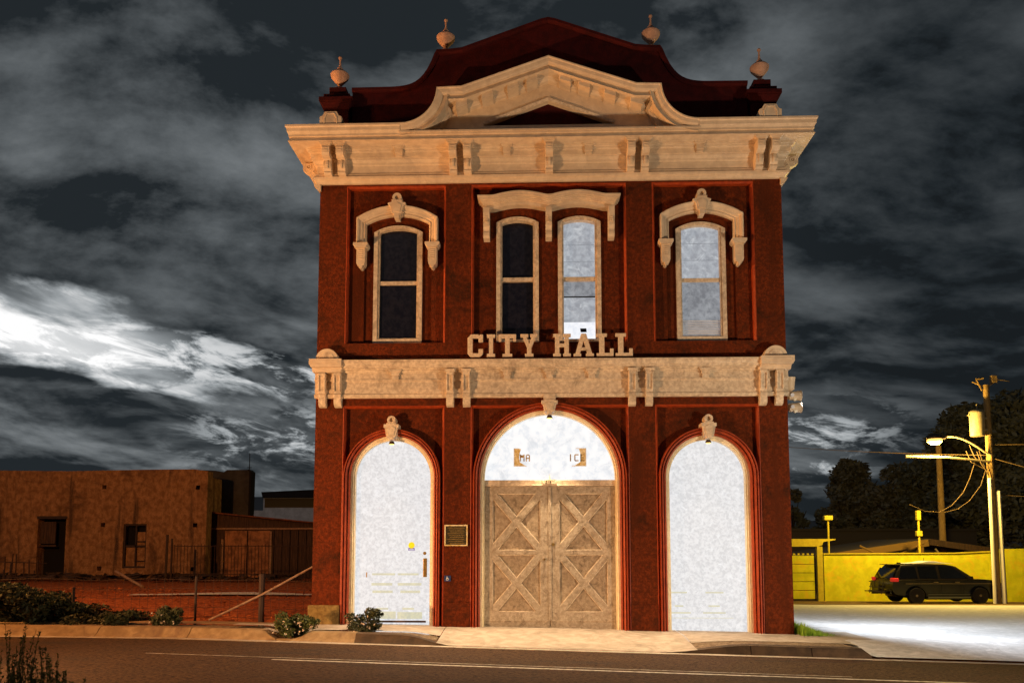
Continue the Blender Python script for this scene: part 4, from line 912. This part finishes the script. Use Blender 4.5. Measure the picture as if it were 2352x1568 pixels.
MB().lathe([(.01, -.19), (.18, -.16), (.29, -.06), (.30, .05)], (LX, LY, LZZ), 16).build('lamp_lens', 'lampglow', hd, smooth=True)
pl_ = bpy.data.lights.new('sodium_light', 'POINT'); pl_.energy = 5600; pl_.color = (1.0, .66, .14); pl_.shadow_soft_size = .25
po_ = bpy.data.objects.new('sodium_light', pl_); COL.objects.link(po_); po_.location = (LX, LY, LZZ-.32); po_.parent = up
MB().tube([(-3.75, -.4, 6.20), (-2.0, -.3, 6.18), (-.1, -.1, 6.02)], .06, 8, .05).build('boom', 'galv', up)
lp = MB()
for dx, dy, z0, z1 in ((-.85, 0, 6.75, 5.35), (-.95, .1, 6.5, 5.4), (-.6, -.1, 6.45, 5.35), (-.45, 0, 6.5, 5.3)):
    lp.tube([(dx, dy, z0), (dx*.85, dy-.1, z0-.5), (-.25, -.15, z1+.25), (-.15, -.15, z1)], .014, 5)
lp.tube([(-.7, -.1, 6.0), (-.95, -.1, 5.3), (-1.25, -.1, 4.7), (-1.75, -.1, 4.15), (-2.3, -.1, 3.85), (-2.9, -.1, 3.9), (-3.5, 0, 4.2)], .015, 5).tube([(-.25, -.1, 5.7), (-.5, -.1, 5.0), (-1.0, -.1, 4.35), (-1.5, -.1, 4.0), (-2.1, -.1, 3.84)], .015, 5)
lp.build('hanging_cables', 'cable', up)
p2 = MB().tube([(0, 0, -.3), (0, 0, 8.2)], .20, 10, .15).build('wooden_pole', 'polewood', None, (22.6, 31.5, LZ(22.6, 31.5)), smooth=True)
tag(p2, 'bare wooden pole standing behind the wall under the street light', 'pole')
def wire(a, b, sag, r=.014, n=14): 
    a, b = Vector(a), Vector(b); return [a.lerp(b, t)+Vector((0, 0, -sag*4*t*(1-t))) for t in lin(0, 1, n)]
for a, b, s, lb in (((PX, PY, PZ+6.3), (4, 40, 10.0), .5, 'long thin overhead wire running left from the utility pole behind the city hall'),
                    ((PX, PY, PZ+6.75), (40, 12, 6.1), .3, 'upper overhead wire leaving the utility pole to the right'),
                    ((PX, PY, PZ+6.2), (32, 12, -.3), .1, 'guy wire slanting steeply down to the right of the utility pole'),
                    ((PX, PY, PZ+4.6), (40, 14, 3.1), .3, 'lower overhead wire leaving the utility pole to the right')):
    tag(MB().tube(wire(a, b, s), .012, 5).build('overhead_wire', 'cable'), lb, 'wire')

# SUV
def suv(loc, rz):
    e = empty('suv', loc, rz, label='black sport utility vehicle parked before the yellow wall', cat='car')
    L, W2 = 4.95, .97                                          # x forward: front at +
    body = MB(); 
    # stations along x: (x, z_bottom, z_belt, half width)
    prof_top = [(-2.44, .98), (-2.42, 1.02), (-2.1, 1.06), (-1.0, 1.08), (.6, 1.07), (1.0, 1.09), (1.45, 1.10), (1.9, 1.07), (2.25, 1.01), (2.40, .92), (2.46, .80)]
    prof_bot = [(2.50, .55), (2.46, .30), (2.30, .22), (1.90, .22)]
    wheels = (-1.42, 1.44); Rw = .42
    low = []
    def archpts(cx): return [(cx+Rw*math.cos(a), .36+Rw*math.sin(a)) for a in [R(-14+208*i/14) for i in range(15)]]
    poly = prof_top + prof_bot + archpts(1.44) + [(1.0, .20), (-.98, .20)] + archpts(-1.42) + [(-1.86, .34), (-2.35, .42), (-2.48, .55), (-2.49, .8)]
    # three nested slices give tumblehome to the sides
    n = len(poly); vs = []; ys = [(-W2+.05, .995, 0.0), (-W2, 1.0, .0), (W2, 1.0, 0.0), (W2-.05, .995, 0)]
    ys = [-(W2-.10), -W2, W2, W2-.10]; sc = [.97, 1, 1, .97]
    for y, s in zip(ys, sc): vs += [(p[0]*(.985 if s < 1 else 1), y, .62+(p[1]-.62)*(1.0 if s < 1 else .965)) for p in poly]
    fs = [(k*n+i, k*n+(i+1) % n, (k+1)*n+(i+1) % n, (k+1)*n+i) for k in range(3) for i in range(n)]
    tr = tessellate_polygon([[Vector((p[0], p[1], 0)) for p in poly]])
    fs += [tuple(t) for t in tr] + [tuple(3*n+i for i in t) for t in tr]
    body.add(vs, fs); b = body.build('body', 'suv', e, smooth=True, bevel=.02)
    # greenhouse
    bot = [(-2.40, 1.0), (1.20, 1.03)]; gl = [(-2.40, 1.00), (-2.20, 1.42), (-1.95, 1.70), (-1.2, 1.745), (.0, 1.735), (.42, 1.66), (1.30, 1.05)]
    def slab(poly, yb, yt, nm, mt, par, zb=1.0, zt=1.75):
        n = len(poly); vs = []
        for s in (-1, 1):
            for (x, z) in poly: vs.append((x, s*(yb+(yt-yb)*(z-zb)/(zt-zb)), z))
        tr = tessellate_polygon([[Vector((p[0], p[1], 0)) for p in poly]])
        return MB().add(vs, [tuple(t) for t in tr]+[tuple(n+i for i in t) for t in tr]+[(i, (i+1) % n, n+(i+1) % n, n+i) for i in range(n)]).build(nm, mt, par, smooth=False, bevel=.03 if nm == 'cabin' else 0)
    cab = slab(gl, .93, .70, 'cabin', 'suv', e)
    for k, pw in enumerate(([(-2.16, 1.12), (-1.98, 1.60), (-1.34, 1.64), (-1.32, 1.12)], [(-1.22, 1.12), (-1.24, 1.64), (-.42, 1.66), (-.40, 1.12)], [(-.28, 1.12), (-.30, 1.66), (.30, 1.62), (.62, 1.40), (.92, 1.14)])):
        for s in (-1, 1):
            n = len(pw); f = lambda z: s*(.93+(.70-.93)*(z-1.0)/.75+.006)
            vs = [(x, f(z), z) for x, z in pw]+[(x, f(z)-s*.02, z) for x, z in pw]
            tr = tessellate_polygon([[Vector((p[0], p[1], 0)) for p in pw]])
            MB().add(vs, [tuple(t) for t in tr]+[tuple(n+i for i in t) for t in tr]+[(i, (i+1) % n, n+(i+1) % n, n+i) for i in range(n)]).build('side_window', 'suvglass', cab)
    MB().add([(.50, -.70, 1.64), (.50, .70, 1.64), (1.24, .84, 1.12), (1.24, -.84, 1.12), (.47, -.70, 1.62), (.47, .70, 1.62), (1.20, .84, 1.10), (1.20, -.84, 1.10)], [(0,1,2,3),(4,5,6,7),(0,1,5,4),(1,2,6,5),(2,3,7,6),(3,0,4,7)]).build('windscreen', 'suvglass', cab)
    MB().add([(-2.42, -.80, 1.12), (-2.42, .80, 1.12), (-2.18, .70, 1.56), (-2.18, -.70, 1.56), (-2.36, -.80, 1.10), (-2.36, .80, 1.10), (-2.12, .70, 1.54), (-2.12, -.70, 1.54)], [(0,1,2,3),(4,5,6,7),(0,1,5,4),(1,2,6,5),(2,3,7,6),(3,0,4,7)]).build('rear_window', 'suvglass', cab)
    MB().box(-2.22, -1.95, -.66, .66, 1.70, 1.73).build('spoiler', 'suv', cab, bevel=.01)
    lb = MB().prism([(-1.55, 1.76), (-.9, 1.80), (-.55, 1.87), (-.25, 1.87), (0.1, 1.80), (.6, 1.76)], -.42, .42).build('roof_light_bar', 'roofwhite', e, bevel=.01)
    MB().tube([(-.5, 0, 1.85), (-.5, 0, 2.0)], .012, 5).box(-1.75, -1.6, -.04, .04, 1.74, 1.80).build('antenna', 'black', e)
    for s in (-1, 1):
        MB().box(-2.49, -2.18, s*.84-.10, s*.84+.10, .98, 1.14).build('tail_light', 'taillight', e, bevel=.03)
        MB().box(-1.9, 2.0, s*.972-.01, s*.972+.01, .885, .905).build('side_trim', 'chrome', e)
        MB().box(-.92, 1.0, s*.972-.012, s*.972+.012, .42, .46).box(-.92, 1.0, s*.96-.012, s*.96+.012, .26, .34).build('door_cladding', 'suvglass', e, bevel=.005)
        for x in (-.30, .68, -1.28): MB().box(x-.008, x+.008, s*.971-.006, s*.971+.006, .45, 1.03).build('door_seam', 'black', e)
        for x in (.42, -.55): MB().box(x-.1, x+.1, s*.978-.012, s*.978+.012, .94, .97).build('door_handle', 'chrome', e)
        MB().box(.86, 1.06, s*1.03-.09, s*1.03+.09, 1.08, 1.22).build('mirror', 'suv', e, bevel=.03)
        MB().box(2.14, 2.40, s*.74-.17, s*.74+.17, .72, .86).build('headlight', 'chrome', e, bevel=.03)
        MB().box(2.0, 2.02, s*.975-.006, s*.975+.006, .60, .64).build('badge', 'roofwhite', e)
        for cx in wheels:
            wt = MB().lathe([(.20, -.11), (.33, -.12), (.37, -.09), (.375, 0), (.37, .09), (.33, .12), (.20, .11)], (cx, s*.86, .372), 28, 'y').build('wheel', 'tyre', e, smooth=True)
            rm = MB().lathe([(.235, s*.0), (.23, s*.09), (.21, s*.10), (.20, s*.05), (.06, s*.06), (.055, s*.10), (.02, s*.105)], (cx, s*.87, .372), 24, 'y')
            rm.build('rim', 'rimdark', wt, smooth=True)
            sp = MB()
            for k in range(5):
                a = 2*PI*k/5+.3; sp.add([(cx+.05*math.cos(a+.6), s*.955, .372+.05*math.sin(a+.6)), (cx+.05*math.cos(a-.6), s*.955, .372+.05*math.sin(a-.6)), (cx+.21*math.cos(a-.12), s*.965, .372+.21*math.sin(a-.12)), (cx+.21*math.cos(a+.12), s*.965, .372+.21*math.sin(a+.12))], [(0, 1, 2, 3)])
            sp.lathe([(.06, s*.0), (.055, s*.03), (.02, s*.035)], (cx, s*.945, .372), 14, 'y').build('hub', 'rim', wt)
    MB().box(-2.53, -2.46, -.82, .82, .44, .66).box(-2.52, -2.46, -.3, .3, .70, .82).build('rear_bumper', 'suvglass', e, bevel=.02)
    rk = MB().box(-2.95, -2.5, -.04, .04, .42, .50)
    for z in (.55, .72, .95): rk.tube([(-2.78, -.55, z), (-2.78, .55, z)], .02, 6)
    for y in (-.55, -.2, .2, .55): rk.tube([(-2.78, y, .42), (-2.68, y, 1.0)], .02, 6)
    rk.box(-2.98, -2.55, -.6, .6, .50, .54).build('hitch_rack', 'metaldark', e)
    return e
suv((17.15, 21.2, LZ(16.5, 21.2)+.012), R(4.5)).scale = (.96, .96, .96)

# ------------------------------------------------------------------ vegetation
def leaf_cloud(m, centre, rad, n, size, flat=1.0, seed=0, shell=.55):
    rnd = random.Random(seed)
    for _ in range(n):
        while True:
            p = Vector((rnd.uniform(-1, 1), rnd.uniform(-1, 1), rnd.uniform(-1, 1)))
            if p.length <= 1 and (p.length > shell or rnd.random() < .4): break
        q = Vector((centre[0]+p.x*rad[0], centre[1]+p.y*rad[1], centre[2]+p.z*rad[2]))
        a = Vector((rnd.gauss(0, 1), rnd.gauss(0, 1), rnd.gauss(0, 1)*flat)).normalized(); b = a.cross(Vector((rnd.gauss(0, 1), rnd.gauss(0, 1), rnd.gauss(0, 1)))).normalized()
        s = size*rnd.uniform(.6, 1.5)
        m.add([q-a*s, q+b*s*.42, q+a*s, q-b*s*.42], [(0, 1, 2, 3)])
def tree(name, loc, h, w, label, kind='round', seed=1, leaf=.22, nblob=26, per=260, mt='leafdark'):
    e = empty(name, loc, label=label, cat='tree', group='trees beyond the yellow wall'); rnd = random.Random(seed)
    tk = MB().tube([(0, 0, -.5), (rnd.uniform(-.2, .2), 0, h*.35), (rnd.uniform(-.3, .3), 0, h*.8)], .035*h, 8, .01*h)
    for i in range(6):
        a = rnd.uniform(0, 2*PI); z = h*rnd.uniform(.3, .6); tk.tube([(0, 0, z), (math.cos(a)*w*.25, math.sin(a)*w*.25, z+h*.15), (math.cos(a)*w*.4, math.sin(a)*w*.4, z+h*.28)], .012*h, 6, .004*h)
    tk.build('trunk', 'bark', e)
    m = MB()
    for i in range(nblob):
        t = rnd.random()
        if kind == 'cone': z = h*(.15+.85*t); rr = w*.5*(1-t)**.6*.8+.25
        else: z = h*(.22+.72*t); rr = w*.5*math.sin(PI*(.12+.80*t))**.6
        a = rnd.uniform(0, 2*PI); d = rr*rnd.uniform(.2, .85); br = w*rnd.uniform(.10, .20)
        leaf_cloud(m, (math.cos(a)*d, math.sin(a)*d, z), (br, br, br*.75), per, leaf, .6, seed*100+i, .3)
    m.build('crown', mt, e); return e
def dirx(px, y): return (y+14.5)*math.tan(math.atan((px-1176)/1856)-R(1.83))     # bearing of a far tree
for px, y, h, w_, lb, kd, sd, lf, nb, per in (
    (1955, 62, 10.2, 6.6, 'tall dark tree with pointed top halfway between city hall and street light', 'cone', 3, .26, 60, 300),
    (1893, 60, 5.6, 4.6, 'low dark tree at the left foot of the tall pointed one', 'round', 13, .22, 26, 220),
    (2028, 60, 7.6, 6.5, 'rounded dark tree just right of the tall pointed one', 'round', 4, .26, 40, 260),
    (2095, 58, 9.6, 7.5, 'broad dark tree under the street light', 'round', 5, .26, 46, 260),
    (2195, 56, 11.2, 8.0, 'tall dark tree behind the bare wooden pole', 'round', 15, .26, 56, 280),
    (2285, 50, 14.2, 10, 'tallest dark tree, towering behind the transformer pole', 'round', 6, .26, 90, 320),
    (2400, 47, 13.4, 11, 'tall dark tree cut by the right edge of the picture', 'round', 8, .26, 80, 320),
    (1822, 60, 7.6, 3.0, 'slim dark tree just right of the city hall corner', 'round', 9, .2, 16, 200)):
    tree('broad_tree', (dirx(px, y), y, -.7), h, w_, lb, kd, sd, lf, nb, per)
def shrub(loc, w, h, n, label, leafmt, seed, flowers=0, leaf=.05, nb=10, spiky=False):
    e = empty('shrub', loc, label=label, cat='shrub'); rnd = random.Random(seed); m = MB(); s = MB(); f = MB()
    for i in range(nb*2):
        a = rnd.uniform(0, 2*PI); tip = Vector((math.cos(a)*w*.5*rnd.uniform(.3, 1), math.sin(a)*w*.4*rnd.uniform(.3, 1), h*rnd.uniform(.12, 1.02)))
        s.tube([(0, 0, -.02), tip*.5+Vector((0, 0, h*.1)), tip], .006+.004*h, 5, .003)
        k = n//(nb*2)
        if spiky:
            for j in range(k):
                t = rnd.uniform(.25, 1); q = tip*t; b = Vector((rnd.gauss(0, 1), rnd.gauss(0, 1), rnd.uniform(.3, 1.4))).normalized()*leaf*rnd.uniform(.7, 1.6); c = b.cross(Vector((rnd.gauss(0, 1), rnd.gauss(0, 1), 0))).normalized()*leaf*.13
                m.add([q-c, q+b*.5-c*1.3, q+b, q+b*.5+c*1.3], [(0, 1, 2, 3)])
        else:
            br = w*.16; leaf_cloud(m, tip*rnd.uniform(.7, 1), (br, br, br*.8), k, leaf, .8, seed*77+i, .1)
    for j in range(flowers):
        a = rnd.uniform(0, 2*PI); d = rnd.uniform(.1, .52)*w; q = Vector((math.cos(a)*d, math.sin(a)*d-.05, h*rnd.uniform(.15, 1.0)*(1-.5*(d/w))))
        leaf_cloud(f, q, (.015, .015, .015), 4, .017, 1, seed*31+j, 0)
    s.build('stems', 'bark', e); m.build('leaves', leafmt, e)
    if flowers: tag(f.build('flowers', 'flower', e), kind='stuff')
    return e
shrub((-4.02, -1.12, .0), .72, .34, 2200, 'flowering green shrub in the kerb notch left of the glowing door', 'leafyel', 11, 40, .030)
shrub((-2.93, -.85, .02), .64, .36, 2400, 'dark bushy shrub in front of the left glowing door', 'leafmid', 12, 16, .028)
shrub((-6.42, -.55, .06), .62, .36, 1800, 'small dark green shrub beside the kerb, nearest the slanting rail', 'leafmid', 14, 14, .032)
shrub((-7.35, -.50, .06), .52, .28, 1400, 'smallest dark shrub by the kerb right of the big hedge bush', 'leafbush', 15, 0, .032)
hb = empty('hedge_bush', (-9.6, .0, .1), label='large dark rounded bush at the left edge above the kerb', cat='bush')
m = MB(); s = MB(); rnd = random.Random(21)
for i in range(75):
    x = rnd.uniform(-3.0, 2.1); hmax = min(1.25, max(.16, (2.15-x)*.40))
    z = rnd.uniform(.03, max(.05, hmax-.14)); y = rnd.uniform(-.35, .7)
    leaf_cloud(m, (x, y, z), (.30, .3, .15), 420, .040, .8, 500+i, .2)
    s.tube([(x*.6, .2, -.05), (x, y, z)], .02, 5, .006)
s.build('stems', 'bark', hb); m.build('leaves', 'leafbush', hb)
def spire_bush(loc, w, h, n, label, seed):
    e = empty('foreground_bush', loc, label=label, cat='bush'); rnd = random.Random(seed); m = MB(); st_ = MB()
    for i in range(n):
        a = rnd.uniform(0, 2*PI); d = w*.5*math.sqrt(rnd.random()); x0, y0 = math.cos(a)*d, math.sin(a)*d
        hh = h*rnd.uniform(.55, 1.05)*(1-.55*(d/(w*.5))**2); lx, ly = rnd.gauss(0, .05), rnd.gauss(0, .05)
        P = lambda t: Vector((x0+lx*t*t, y0+ly*t*t, hh*t))
        st_.tube([P(0), P(.5), P(1)], .004, 4, .0015)
        for j in range(110):
            t = rnd.uniform(.12, 1.0); b = Vector((rnd.gauss(0, .7), rnd.gauss(0, .7), rnd.uniform(.5, 1.3))).normalized()*rnd.uniform(.014, .028); c = b.cross(Vector((rnd.gauss(0, 1), rnd.gauss(0, 1), 0))).normalized()*.0038; q = P(t)
            m.add([q-c, q+b*.5-c*1.4, q+b, q+b*.5+c*1.4], [(0, 1, 2, 3)])
    st_.build('stems', 'bark', e); m.build('leaves', 'leafgreen', e)
spire_bush((-4.05, -8.3, -.10), 1.0, .98, 190, 'dark upright bush in the bottom left foreground with thin spires', 31)
spire_bush((-4.75, -8.3, -.10), .9, .80, 150, 'lower dark bush at the very bottom left corner', 32)
spire_bush((-3.05, -8.5, -.10), .6, .50, 60, 'low green tuft at the bottom edge right of the corner bush', 33)
gr = MB(); rnd = random.Random(5)
for i in range(2600):
    x = 4.53+abs(rnd.gauss(0, .30)); y = rnd.uniform(-.28, .9)-(.2 if x < 4.6 else 0)*0; h = max(.03, .26*math.exp(-(x-4.53)*2.6)*rnd.uniform(.5, 1.2)); z = drop(x, y)-.02
    a = rnd.uniform(0, 2*PI); dx, dy = .006*math.cos(a), .006*math.sin(a); lx, ly = rnd.uniform(-.05, .08), rnd.uniform(-.05, .03)
    gr.add([(x-dx, y-dy, z), (x+dx, y+dy, z), (x+lx, y+ly, z+h)], [(0, 1, 2)])
tag(gr.build('grass', 'grass'), 'bright green grass at the right foot of the city hall', 'grass', kind='stuff')
